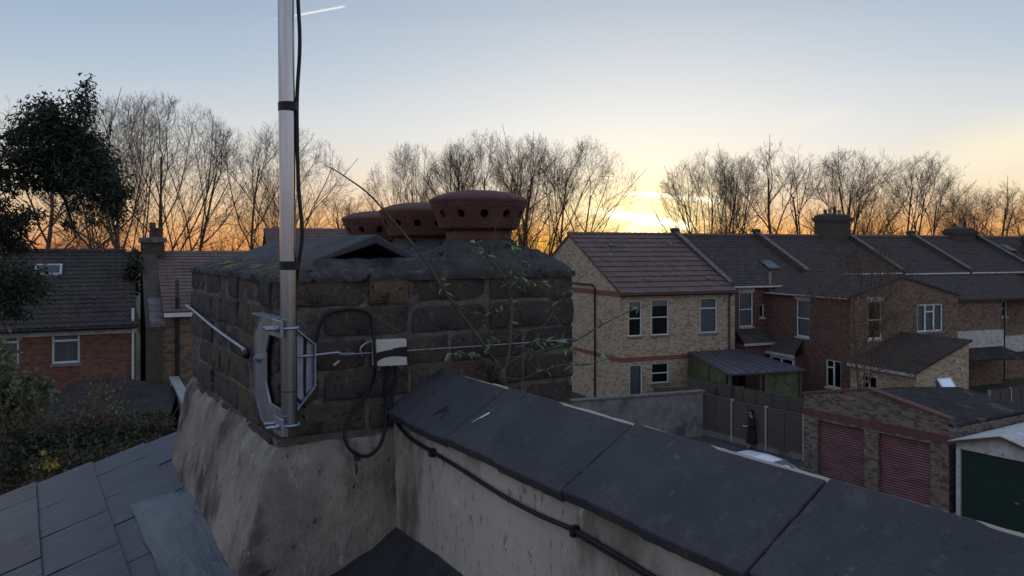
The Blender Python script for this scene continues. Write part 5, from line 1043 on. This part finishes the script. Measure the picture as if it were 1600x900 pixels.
# felt roofed outhouse
OF = Frame((-13.0, 22.6, 0), 20.0)
oh = thing('outhouse', 'brick outhouse with shallow dark felt roof behind the hedge', 'outbuilding', OF, (0, 1.5, 0))
oA = OF.ray(45, 655, 1, 0).x; oB = OF.ray(268, 645, 1, 0).x; oz = OF.ray(160, 645, 1, 0).z
MB().box(oA, oB - 0.12, 0.05, 4.0, 0, oz - 0.06).build('wall', MT['redbrick'], oh)
om = OF.ray(152, 592, 1, 3.0).x; orz = OF.ray(150, 592, 1, 2.6).z
slab(oh, 'roof', MT['felt'], [(oA - 0.1, -0.2, oz - 0.05), (oB, -0.2, oz - 0.05), (om + 0.8, 2.6, orz), (om - 0.4, 2.6, orz)], 0.08)
slab(oh, 'back_slope', MT['felt'], [(om - 0.4, 2.6, orz), (om + 0.8, 2.6, orz), (oB, 4.2, oz - 0.05), (oA - 0.1, 4.2, oz - 0.05)], 0.08)
slab(oh, 'end_slope', MT['felt'], [(oB, -0.2, oz - 0.05), (oB, 4.2, oz - 0.05), (om + 0.8, 2.6, orz)], 0.06); slab(oh, 'end_slope', MT['felt'], [(oA - 0.1, 4.2, oz - 0.05), (oA - 0.1, -0.2, oz - 0.05), (om - 0.4, 2.6, orz)], 0.06)
# distant roof seen over the ridge tiles
DF = Frame((-18.0, 58, 0), 22.0)
dh = thing('distant_house', 'distant house whose dark ridge shows just above the chimney stack', 'house', DF, (4, 4, 0))
dA, dB = DF.ray(417, 356, 1, 4).x, DF.ray(640, 358, 1, 4).x; dR = DF.ray(425, 356, 1, 4).z
mb = MB(); facade(mb, FRONT(0)[0], dA, dB, 0, 7.2, [(dA + 2, dA + 3.2, 4.2, 6.0), (dA + 5, dA + 6.2, 4.2, 6.0)]); facade(mb, LEFTF(dA)[0], -8, 0, 0, 7.2, [], top=[(-8, 7.2), (0, 7.2), (-4, dR)]); mb.build('wall', MT['brownbrick'], dh, fix=False)
for k in (2, 5): window(dh, FRONT(0), (dA + k, dA + k + 1.2, 4.2, 6.0), 'sash', 'dark')
slab(dh, 'roof', MT['browntile'], [(dA - 0.2, -0.3, 7.1), (dB, -0.3, 7.1), (dB, 4, dR), (dA - 0.2, 4, dR)], 0.15); slab(dh, 'back_roof', MT['browntile'], [(dA - 0.2, 4, dR), (dB, 4, dR), (dB, 8.3, 7.1), (dA - 0.2, 8.3, 7.1)], 0.15)
tiled(dh, MT['browntile'], (dA - 0.2, -0.33, 7.1), (dB, -0.33, 7.1), (dA - 0.2, 4, dR), (dB, 4, dR), 0.34, step=0.04, tile=0.34, joint=0.012, seed=9)

# ================================================================== TREES
def bare_tree_mesh(seed, H=20.0, lean=0.0, stems=1, spread=0.5, fork=0.12, nn=(9, 9, 7, 5), rk=0.9, rmin=0.0075, wide=0.37):
    q = random.Random(seed); tr = MB(); cr = MB(); cen = Vector((lean * H * 0.6, 0, H * 0.56)); ra = Vector((H * wide, H * wide, H * 0.44))
    def room(p, d):                                     # way left to the crown's outline
        a = Vector(((p[i] - cen[i]) / ra[i] for i in range(3))); b = Vector((d[i] / ra[i] for i in range(3))); A = b.dot(b); B = 2 * a.dot(b); Cc = a.dot(a) - 1; D = B * B - 4 * A * Cc
        if D <= 0: return 0.0
        return max(0.0, (-B + math.sqrt(D)) / (2 * A))
    def grow(p, d, L, r, lev):
        segs = (8, 7, 5, 3, 2)[lev]; pts = [p]; rad = [r]; dd = d.copy(); rt = max(r * (0.30 if lev < 3 else 0.5), rmin * 0.6)
        for i in range(segs):
            wob = (0.04, 0.10, 0.15, 0.19, 0.22)[lev]
            dd = (dd + Vector((q.gauss(0, wob), q.gauss(0, wob), q.gauss(0, wob) + (0.03, 0.045, 0.065, 0.07, 0.06)[lev]))).normalized()
            pts.append(pts[-1] + dd * L / segs); rad.append(r + (rt - r) * ((i + 1) / segs) ** 0.8)
        (tr if lev < 2 else cr).tube(pts, rad, (7, 5, 3, 3, 3)[lev], cap=False)
        if lev == 4: return
        n = nn[lev]; lo = (fork, 0.22, 0.15, 0.15)[lev]
        for k in range(n):
            t = min(lo + (1 - lo) * (k + q.random() * 0.9) / n, 0.98); i = min(int(t * segs), segs - 1); f = t * segs - i
            pos = pts[i].lerp(pts[i + 1], f); rr = rad[i] + (rad[i + 1] - rad[i]) * f; axis = (pts[i + 1] - pts[i]).normalized(); az = q.uniform(0, 2 * math.pi) if lev else 2.4 * k + q.uniform(-0.5, 0.5)
            o1 = axis.orthogonal().normalized(); o2 = axis.cross(o1); side = o1 * math.cos(az) + o2 * math.sin(az)
            ang = (spread * (1.45 - 0.7 * t), 0.56, 0.60, 0.64)[lev] * q.uniform(0.75, 1.25); nd = axis * math.cos(ang) + side * math.sin(ang)
            Lm = (H, L * 0.55 * (1.15 - 0.5 * t), L * 0.50 * (1.1 - 0.4 * t), L * 0.48)[lev] * q.uniform(0.8, 1.15); up = (nd + Vector((0, 0, 0.35))).normalized()
            Ln = min(Lm, room(pos, up) * q.uniform(0.72, 1.10) + (0.0, 0.25, 0.3, 0.35)[lev])
            if Ln < 0.25: continue
            grow(pos, nd, Ln, max(rr * (0.60, 0.56, 0.55, 0.6)[lev], rmin), lev + 1)
    for s in range(stems):
        d = Vector((lean + (s - (stems - 1) / 2) * 0.30 + q.uniform(-0.05, 0.05), q.uniform(-0.15, 0.15), 1)).normalized()
        grow(Vector(((s - (stems - 1) / 2) * 0.5, 0, -0.1)), d, H * q.uniform(0.74, 0.82) * (1 if s == 0 else 0.94), (0.30 if stems == 1 else 0.23) * rk, 0)
    k = H / max(v[2] for v in cr.v)
    for b in (tr, cr): b.v = [(x * k, y * k, z * k) for x, y, z in b.v]
    return tr.mesh('trunk', MT['bark'], uv=False), cr.mesh('crown', MT['bark'], uv=False)
VAR = [bare_tree_mesh(1, stems=1, spread=0.55), bare_tree_mesh(2, stems=2, spread=0.5), bare_tree_mesh(3, stems=1, spread=0.75, fork=0.16), bare_tree_mesh(4, stems=3, spread=0.5), bare_tree_mesh(5, lean=0.16, stems=2, spread=0.6), bare_tree_mesh(6, stems=2, spread=0.8, nn=(9, 7, 5, 4), rk=0.75, rmin=0.022, wide=0.45)]
def tree(px, d, top, var, rz, label, wide=1.0, group='bare winter trees on the skyline', name='bare_tree', base=0.0):
    H = 9 - (top - HY) / FPX * d - base; k = H / 20.0
    t = thing(name, label, 'tree', WORLD, ((px - 800) / FPX * d, d, base), group, rz=rz)
    for me, nm in zip(VAR[var], ('trunk', 'crown')):
        o = bpy.data.objects.new(nm, me); C.objects.link(o); o.parent = t
    t.scale = (k * wide, k * wide, k); return t
SP = [
 (60, 62, 146, 0, 0.3, 'bare tree rising behind the dark evergreen at the far left', 1.12), (-30, 66, 159, 2, 1.3, 'bare tree cut by the left edge behind the evergreen', 1.06), (205, 60, 144, 1, 2.1, 'tall bare tree between the evergreen and the far left chimney', 1.00),
 (248, 66, 142, 3, 0.4, 'tall bare tree rising behind the small chimney on the left', 1.00), (392, 68, 184, 4, 0.0, 'bare tree leaning right just left of the mast', 1.00), (452, 82, 256, 1, 2.0, 'smaller bare tree half hidden by the mast', 0.85), 
 (540, 150, 298, 2, 1.0, 'small far bare tree left of the farthest chimney pot', 1.32), (585, 160, 312, 0, 2.2, 'low far bare tree directly behind the farthest chimney pot', 1.77),
 (640, 92, 220, 1, 3.1, 'bare tree leftmost of the clump behind the chimney pots', 0.78), (688, 90, 216, 0, 5.0, 'bare tree behind the middle chimney pot', 0.94), (728, 95, 220, 2, 0.9, 'narrow bare tree above the gap between the pots', 0.77), (758, 86, 200, 3, 2.6, 'tallest bare tree above the nearest chimney pot', 0.89), (803, 92, 210, 0, 4.1, 'bare tree above the right rim of the nearest pot', 0.94),
 (838, 84, 206, 1, 0.2, 'bare tree just right of the nearest chimney pot', 0.94), (872, 82, 210, 4, 0.0, 'spreading bare tree leaning towards the setting sun', 1.00),
 (1112, 92, 230, 3, 1.8, 'multi stemmed bare tree just right of the setting sun', 0.95), (1138, 96, 234, 4, 0.2, 'bare tree leaning right of the sunset clump', 0.89), (1218, 94, 216, 0, 2.5, 'tall bare tree above the second party wall', 1.12), (1258, 98, 240, 2, 0.5, 'bare tree left of the corbelled chimney', 1.00),
 (1312, 92, 230, 1, 4.4, 'bare tree rising behind the corbelled chimney', 1.00), (1352, 94, 226, 0, 1.1, 'bare tree just right of the corbelled chimney', 1.06), (1408, 96, 234, 4, 0.1, 'wide bare tree leaning right over the terrace roofs', 1.12), (1448, 104, 262, 2, 3.3, 'thin bare tree between the leaning tree and the far right', 0.94),
 (1520, 112, 290, 3, 0.6, 'shorter bare tree above the far right chimney', 1.18), (1562, 108, 278, 0, 2.9, 'rounded bare tree near the right edge', 1.30), (1606, 112, 290, 1, 3.7, 'bare tree cut by the right edge', 1.18)]
for a in SP: tree(*a)
GT = tree(1352, 38.0, 372, 5, 0.8, 'thin leafless garden tree in front of the dark red rear wing', 0.8, name='garden_tree', group=None)
# leafless scrub and far wood closing the horizon
def scrub(seed, n, x0, x1, y0, y1, h0, h1):
    q = random.Random(seed); mb = MB()
    for i in range(n):
        p = Vector((q.uniform(x0, x1), q.uniform(y0, y1), 0)); h = q.uniform(h0, h1); top = p + Vector((q.gauss(0, h * 0.12), q.gauss(0, h * 0.12), h)); mb.tube([p, p.lerp(top, 0.55) + Vector((q.gauss(0, 0.3), 0, 0)), top], [0.06, 0.035, 0.01], 3, cap=False)
        for k in range(9):
            b = p.lerp(top, q.uniform(0.25, 0.95)); e = b + Vector((q.gauss(0, 1), q.gauss(0, 1), q.uniform(0.3, 1.2))) * h * 0.13; mb.tube([b, b.lerp(e, 0.5) + Vector((q.gauss(0, 0.08), 0, 0.05)), e], [0.03, 0.02, 0.008], 3, cap=False)
            for m in range(3):
                e2 = b.lerp(e, q.uniform(0.3, 1)); mb.tube([e2, e2 + Vector((q.gauss(0, 0.5), q.gauss(0, 0.5), q.uniform(0.1, 0.7)))], [0.016, 0.007], 3, cap=False)
    return mb
o = scrub(3, 520, -22, 110, 98, 135, 8.0, 12.6); ob = bpy.data.objects.new('far_scrub', o.mesh('far_scrub', MT['bark'], uv=False)); C.objects.link(ob); ob['kind'] = 'stuff'; tag(ob, 'tangle of leafless scrub along the skyline behind the houses', 'scrub')
o = scrub(4, 420, -170, 260, 180, 260, 8.0, 13.5); ob = bpy.data.objects.new('far_wood', o.mesh('far_wood', MT['bark'], uv=False)); C.objects.link(ob); ob['kind'] = 'stuff'; tag(ob, 'far belt of low leafless wood on the horizon', 'wood')

# evergreen tree at the left
def leaf_cloud(mb, q, clumps, leaf, droop=0.5, wide=0.28):
    for (c, r, n) in clumps:
        c = Vector(c)
        for i in range(n):
            v = Vector((q.gauss(0, 0.52), q.gauss(0, 0.52), q.gauss(0, 0.52))); p = c + Vector((v.x * r[0], v.y * r[1], v.z * r[2]))
            d = Vector((q.gauss(0, 0.7), q.gauss(0, 0.7), -droop + q.gauss(0, 0.5))).normalized(); s = d.orthogonal().normalized(); s = (Matrix.Rotation(q.uniform(0, 6.28), 3, d) @ s) * leaf * wide * q.uniform(0.7, 1.2); L = leaf * q.uniform(0.55, 1.45)
            mb.add([p, p + d * L * 0.5 + s, p + d * L, p + d * L * 0.5 - s], [(0, 1, 2, 3)])
def at(px, py, d): return Vector(((px - 800) / FPX * d, d, 9 - (py - HY) / FPX * d))
qe = random.Random(21)
ev = thing('evergreen_tree', 'dark evergreen tree with drooping leaves at the upper left', 'tree', WORLD, (at(-90, 400, 22).x, 22, 0))
mb = MB(); tb = at(-90, 400, 22); tb.z = 0
trk = [tb, at(-85, 500, 22), at(-75, 330, 22), at(-50, 230, 22)]
mb.tube(smooth_path(trk, 5), [0.32 - 0.012 * i for i in range(16)], 8).build('trunk', MT['bark'], ev, smooth=True)
limbs = [[(-80, 300), (-20, 278), (40, 262), (90, 235), (120, 190), (135, 145)], [(-78, 270), (0, 266), (60, 270), (120, 268), (175, 285), (195, 300)], [(-70, 250), (-20, 225), (30, 200), (70, 165)], [(-80, 330), (-30, 330), (10, 345), (40, 370), (60, 395)], [(-78, 360), (-30, 400), (0, 440), (30, 470)], [(60, 268), (95, 300), (110, 340), (118, 368)], [(120, 268), (150, 310), (190, 340)]]
for l in limbs:
    p = smooth_path([at(x, y, 22.5 + 0.4 * math.sin(i * 1.7 + l[0][1])) for i, (x, y) in enumerate(l)], 4); k = len(p); MB().tube(p, [0.06 * (1 - 0.85 * i / k) + 0.010 for i in range(k)], 6)  .build('limb', MT['darkbark'], ev, smooth=True)
cl = []
def clump(px, py, rx, ry, n, d=22): k = d / FPX; cl.append((at(px, py, d + qe.uniform(-0.5, 0.5)), (rx * k, rx * k * 0.9, ry * k), n))
for (px, py, rx, ry, n) in [(75, 175, 32, 24, 800), (50, 205, 32, 24, 900), (95, 205, 38, 28, 1300), (130, 165, 22, 28, 420), (140, 135, 10, 14, 60), (85, 240, 50, 24, 1700), (135, 225, 30, 28, 1000), (150, 255, 30, 24, 1000), (60, 250, 32, 20, 900), (155, 285, 38, 24, 1400), (185, 300, 17, 18, 380), (120, 270, 32, 18, 800),
                           (25, 220, 16, 16, 260), (20, 245, 16, 12, 220), (185, 330, 12, 20, 200), (165, 318, 24, 16, 220), (118, 318, 26, 16, 180), (150, 345, 20, 12, 70), (112, 352, 10, 14, 60), (60, 282, 40, 16, 700), (100, 292, 30, 12, 400), (45, 335, 22, 14, 220), (20, 345, 26, 22, 600), (10, 375, 26, 22, 700), (-5, 320, 20, 26, 450), (35, 385, 12, 12, 160),
                           (5, 275, 22, 12, 220), (15, 295, 10, 12, 80), (-20, 260, 24, 36, 700), (-60, 210, 30, 30, 700)]: clump(px, py, rx, ry, n)
tw = MB()
for c, r, n in cl:
    for j in range(10):
        e = c + Vector((qe.gauss(0, 0.7) * r[0], qe.gauss(0, 0.5) * r[1], qe.gauss(0, 0.7) * r[2])); b_ = c.lerp(e, 0.2) + Vector((-0.25, 0, 0.02)); tw.tube([b_, b_.lerp(e, 0.6) + Vector((0, 0, 0.06)), e], [0.016, 0.010, 0.004], 3, cap=False)
tw.build('twigs', MT['darkbark'], ev, fix=False)['kind'] = 'stuff'
mb = MB(); cl = [(c, r, int(n * 1.15)) for c, r, n in cl]; leaf_cloud(mb, qe, cl, 0.16, 0.6, 0.16); mb.build('crown', MT['evergreen'], ev, fix=False)
cl = []
for (px, py, rx, ry, n) in [(12, 428, 44, 22, 800), (14, 462, 44, 26, 1000), (45, 440, 30, 22, 380), (-30, 450, 40, 50, 700), (22, 490, 20, 10, 160), (68, 455, 14, 16, 100)]: clump(px, py, rx, ry, n, 20.5)
mb = MB(); cl = [(c, r, int(n * 0.9)) for c, r, n in cl]; leaf_cloud(mb, qe, cl, 0.15, 0.5, 0.2); mb.build('hanging_foliage', MT['evergreen'], ev, fix=False)
def shrub(name, label, items, m, leaf, d, stems=5, droop=0.0, wide=0.3, seed=1, cat='shrub'):
    q = random.Random(seed); cx = sum(i[0] for i in items) / len(items); t = thing(name, label, cat, WORLD, ((cx - 800) / FPX * d, d, 0)); base = ORG[t]
    k = d / FPX; cl = [(at(px, py, d + q.uniform(-0.8, 0.8)), (rx * k, rx * k, ry * k), n) for px, py, rx, ry, n in items]
    for i, (c, r, n) in enumerate(cl):
        b = Vector((base.x + q.uniform(-0.5, 0.5), base.y + q.uniform(-0.3, 0.3), 0)); MB().tube(smooth_path([b, b.lerp(c, 0.5) + Vector((q.uniform(-.3, .3), 0, 0.3)), c], 4), [0.05 - 0.004 * j for j in range(9)], 5).build('stem', MT['bark'], t)
        tw = MB()
        for j in range(26):
            e = c + Vector((q.gauss(0, 0.6) * r[0], q.gauss(0, 0.6) * r[1], q.gauss(0.25, 0.6) * r[2])); e2 = e + (e - c) * 0.5 + Vector((0, 0, 0.15)); tw.tube([c.lerp(e, 0.3), e, e2], [0.010, 0.007, 0.003], 3, cap=False)
        tw.build('twigs', MT['bark'], t, fix=False)
    mb = MB(); leaf_cloud(mb, q, cl, leaf, droop, wide); mb.build('foliage', m, t, fix=False); return t
shrub('leafy_shrub', 'grey green leafy shrub climbing at the left edge below the evergreen', [(-8, 560, 20, 24, 300), (14, 612, 34, 26, 1000), (52, 618, 22, 16, 450), (12, 655, 42, 30, 1300), (-25, 610, 40, 60, 900), (40, 592, 12, 10, 120), (68, 603, 12, 9, 140), (8, 580, 16, 12, 160)], MT['greyleaf'], 0.13, 17, seed=3, wide=0.33)
shrub('garden_hedge', 'dark overgrown hedge just beyond the slate verge', [(40, 690, 50, 34, 1500), (95, 690, 44, 30, 1300), (150, 680, 40, 24, 1100), (205, 672, 34, 20, 800), (245, 668, 30, 16, 500), (20, 740, 50, 40, 1300), (110, 730, 50, 30, 1200), (190, 710, 50, 24, 900)], MT['hedgeleaf'], 0.09, 15.5, seed=5, wide=0.32, cat='hedge')
shrub('bramble_bush', 'sparse bramble with pale twigs in front of the outhouse roof', [(160, 625, 26, 22, 90), (180, 640, 30, 20, 110), (120, 650, 30, 16, 120), (150, 600, 14, 14, 40)], MT['greyleaf'], 0.07, 16.5, seed=8, wide=0.3)
shrub('ivy_mass', 'ivy growing beside the left chimney near the roof edge', [(208, 425, 10, 22, 500), (205, 455, 8, 16, 250), (212, 400, 8, 10, 180)], MT['hedgeleaf'], 0.16, 31, seed=12, wide=0.4, cat='ivy')
fy = thing('yellow_flowers', 'small clump of yellow flowers just above the slate roof edge', 'flowers', WORLD, at(80, 735, 14.5))
q = random.Random(2); mb = MB()
for i in range(70):
    c = at(82 + q.gauss(0, 9), 728 + q.gauss(0, 4), 14.5 + q.gauss(0, 0.15)) if i > 6 else at(68 + q.gauss(0, 2), 708 + q.gauss(0, 2), 14.5)
    for k in range(4): a = k * math.pi / 2 + i; mb.add([c, c + Vector((math.cos(a), -0.3, math.sin(a))) * 0.022 + Vector((0.012, 0, 0)), c + Vector((math.cos(a), -0.2, math.sin(a))) * 0.036, c + Vector((math.cos(a), -0.3, math.sin(a))) * 0.022 - Vector((0.012, 0, 0))], [(0, 1, 2, 3)])
mb.build('petals', MT['flower'], fy, fix=False)
st_ = MB()
for i in range(12): c = at(80 + q.gauss(0, 8), 730 + q.gauss(0, 3), 14.5); st_.tube([Vector((c.x + q.gauss(0, 0.1), c.y, c.z - 1.2)), c], 0.006, 4)
st_.build('stalks', MT['hedgeleaf'], fy)

# ================================================================== PERSON AND CAR IN THE ALLEY
pp = at(1174, 700, 36.2); pp.z = 0.006
pe = thing('person', 'person in a long dark coat walking left along the fence holding something pale', 'person', WORLD, pp); Z0 = 0.006
def P3(x, y, z): return (pp.x + x, pp.y + y, z + Z0)
def skin(name, verts, edges, radii, m, root=0, sub=2):
    me = bpy.data.meshes.new(name); me.from_pydata([Vector(v) - pp for v in verts], edges, []); me.materials.append(m); o = bpy.data.objects.new(name, me); C.objects.link(o); o.parent = pe
    md = o.modifiers.new('skin', 'SKIN'); md.use_smooth_shade = True
    for i, r in enumerate(radii): me.skin_vertices[0].data[i].radius = r if isinstance(r, tuple) else (r, r)
    me.skin_vertices[0].data[root].use_root = True
    s = o.modifiers.new('sub', 'SUBSURF'); s.levels = sub; s.render_levels = sub; return o
V = [P3(0, 0, 0.95), P3(0.0, 0, 1.15), P3(-0.01, 0, 1.38), P3(-0.02, 0, 1.46), P3(-0.04, 0, 1.53), P3(-0.05, 0, 1.62), P3(-0.045, 0, 1.70),
     P3(0, -0.09, 0.90), P3(-0.06, -0.09, 0.50), P3(-0.10, -0.09, 0.09), P3(-0.22, -0.09, 0.035), P3(0, 0.09, 0.90), P3(0.06, 0.09, 0.50), P3(0.17, 0.09, 0.10), P3(0.06, 0.09, 0.035),
     P3(-0.01, -0.18, 1.36), P3(0.02, -0.23, 1.10), P3(-0.20, -0.18, 1.02), P3(-0.01, 0.18, 1.36), P3(0.03, 0.23, 1.10), P3(-0.12, 0.22, 0.93)]
E = [(0, 1), (1, 2), (2, 3), (3, 4), (4, 5), (5, 6), (0, 7), (7, 8), (8, 9), (9, 10), (0, 11), (11, 12), (12, 13), (13, 14), (2, 15), (15, 16), (16, 17), (2, 18), (18, 19), (19, 20)]
skin('body', V, E, [0.15, 0.14, 0.13, 0.055, 0.06, 0.098, 0.07, 0.085, 0.06, 0.045, 0.04, 0.085, 0.06, 0.045, 0.04, 0.06, 0.048, 0.036, 0.06, 0.048, 0.036], MT['skin'])
def coatp(a, b):
    th = 2 * math.pi * a; prof = [(1.44, 0.075, 0.085), (1.40, 0.11, 0.19), (1.30, 0.145, 0.235), (1.10, 0.155, 0.225), (0.95, 0.17, 0.22), (0.70, 0.20, 0.235), (0.45, 0.235, 0.25), (0.24, 0.26, 0.265)]
    i = min(int(b * 7), 6); f = b * 7 - i; z, rx, ry = [prof[i][k] + (prof[i + 1][k] - prof[i][k]) * f for k in range(3)]; w_ = 1 + 0.05 * math.sin(th * 5 + b * 2) * b
    return P3(rx * math.cos(th) * w_ + 0.03 * b, ry * math.sin(th) * w_, z)
ct_ = MB().grid(28, 21, coatp).build('coat', MT['coat'], pe, smooth=True, fix=False)
for s, el, wr in ((-1, (0.03, -0.25, 1.10), (-0.17, -0.19, 1.03)), (1, (0.04, 0.25, 1.10), (-0.10, 0.23, 0.95))):
    MB().tube(smooth_path([P3(-0.01, s * 0.15, 1.37), P3(0.02, s * 0.22, 1.25), P3(*el), P3(*wr)], 4), [0.085 - 0.0025 * i for i in range(13)], 10).build('sleeve', MT['coat'], ct_, smooth=True)
def hairp(a, b):
    th = 2 * math.pi * a; ph = math.pi * b * 0.62; c = Vector(P3(-0.03, 0, 1.635)); r = 0.118
    return c + Vector((r * 1.08 * math.sin(ph) * math.cos(th) + 0.02, 0.95 * r * math.sin(ph) * math.sin(th), r * 1.1 * math.cos(ph) - (0.05 * b if math.cos(th) > 0 else 0.0) + (0.055 * b if math.cos(th) < -0.3 else 0)))
MB().grid(20, 10, hairp).build('hair', MT['hair'], pe, smooth=True, fix=False)
fc = MB(); hc = Vector(P3(-0.05, 0, 1.60)); fc.add([hc + Vector(v) for v in ((-0.095, -0.014, 0.0), (-0.095, 0.014, 0.0), (-0.128, 0, -0.012), (-0.092, 0, 0.045), (-0.098, 0, -0.02))], [(0, 2, 3), (1, 3, 2), (0, 4, 2), (1, 2, 4)]).build('nose', MT['skin'], pe)
for s in (-1, 1): MB().lathe([(0.0, -0.012), (0.010, -0.006), (0.012, 0), (0.010, 0.006), (0, 0.012)], 8, hc + Vector((-0.084, s * 0.036, 0.022))).build('eye', MT['hair'], pe, smooth=True)
for s in (-1, 1): MB().lathe([(0.0, -0.03), (0.014, -0.015), (0.018, 0.005), (0.010, 0.028), (0, 0.03)], 8, hc + Vector((0.005, s * 0.098, 0.0))).build('ear', MT['skin'], pe, smooth=True)
hd = Vector(P3(-0.20, -0.18, 1.02))
for k in range(4): MB().tube([hd + Vector((-0.02, 0.03 - 0.02 * k, 0.0)), hd + Vector((-0.075 + 0.006 * abs(k - 1), 0.03 - 0.02 * k, -0.005)), hd + Vector((-0.095, 0.03 - 0.02 * k, -0.03))], [0.010, 0.009, 0.007], 6).build('finger', MT['skin'], pe, smooth=True)
MB().tube([hd + Vector((-0.01, -0.03, 0.01)), hd + Vector((-0.05, -0.04, 0.03)), hd + Vector((-0.075, -0.025, 0.03))], [0.011, 0.010, 0.008], 6).build('thumb', MT['skin'], pe, smooth=True)
hp = hd + Vector((-0.11, 0, 0.0)); single(MB().add([hp + Vector(v) for v in ((-0.13, -0.07, 0.02), (0.05, -0.07, -0.012), (0.05, 0.07, -0.012), (-0.13, 0.07, 0.02), (-0.13, -0.07, 0.032), (0.05, -0.07, 0.0), (0.05, 0.07, 0.0), (-0.13, 0.07, 0.032))], [(0, 3, 2, 1), (4, 5, 6, 7), (0, 1, 5, 4), (1, 2, 6, 5), (2, 3, 7, 6), (3, 0, 4, 7)]), 'folded_paper', MT['paper'], 'pale folded paper in the hand of the walking person', 'paper', WORLD, hp)
# car: only roof and windscreen show above the coping
cp_ = at(1196, 712, 28.9); CF = Frame((cp_.x, cp_.y, 0.006), math.degrees(ALF.a) )
car = thing('parked_car', 'white hatchback car in the alley mostly hidden by the coping', 'car', CF, (0, 0, 0))
prof = [(-2.0, 0.30), (-2.02, 0.62), (-1.90, 0.95), (-1.55, 1.32), (-1.15, 1.45), (-0.3, 1.49), (0.35, 1.43), (0.70, 1.28), (1.15, 1.00), (1.85, 0.86), (2.08, 0.68), (2.10, 0.32)]
def hw_(z): return 0.86 if z < 0.9 else 0.86 - 0.27 * ((z - 0.9) / 0.59) ** 1.1
bm_ = MB(); k = len(prof)
for j in range(9):
    f = -1 + 2 * j / 8
    for (x, z) in prof: bm_.v.append((x, f * hw_(z), z - 0.045 * abs(f) ** 3 * (1 if z > 1.2 else 0.4)))
for j in range(8):
    for i in range(k - 1): a = j * k + i; bm_.f.append((a, a + 1, a + k + 1, a + k))
bm_.f += [tuple(range(k)), tuple(8 * k + i for i in range(k - 1, -1, -1))]
cb = bm_.build('body', MT['carpaint'], car, smooth=False, bevel=0.03)
def glassq(pts, name): MB().add(pts, [tuple(range(len(pts)))]).build(name, MT['carglass'], car)
MT['carglass'] = mat('car_glass', (0.05, 0.06, 0.07), (0.04, 0.05, 0.06), rough=0.06, spec=0.8)
glassq([(0.42, -0.52, 1.425), (0.42, 0.52, 1.425), (1.10, 0.68, 1.045), (1.10, -0.68, 1.045)], 'windscreen'); glassq([(-1.60, -0.5, 1.31), (-1.60, 0.5, 1.31), (-1.90, 0.62, 0.99), (-1.90, -0.62, 0.99)], 'rear_window')
for s in (-1, 1):
    glassq([(-1.45, s * 0.70, 1.30), (0.45, s * 0.68, 1.33), (0.95, s * 0.845, 0.96), (-1.7, s * 0.845, 0.96)], 'side_window')
    for x in (-1.3, 1.3):
        wv = MB(); wv.tube([(x, s * 0.72, 0.31), (x, s * 0.885, 0.31)], 0.31, 24); t_ = wv.build('wheel', MT['tyre'], car, bevel=0.03); MB().tube([(x, s * 0.880, 0.31), (x, s * 0.893, 0.31)], 0.20, 16).build('hub', MT['galv'], t_)
    MB().box(0.80, 0.98, s * 0.93 - 0.08, s * 0.93 + 0.08, 0.98, 1.10).build('mirror', MT['tape'], car, bevel=0.03); MB().box(1.98, 2.09, s * 0.60 - 0.16, s * 0.60 + 0.16, 0.62, 0.76).build('headlight', MT['cream'], car, bevel=0.03)
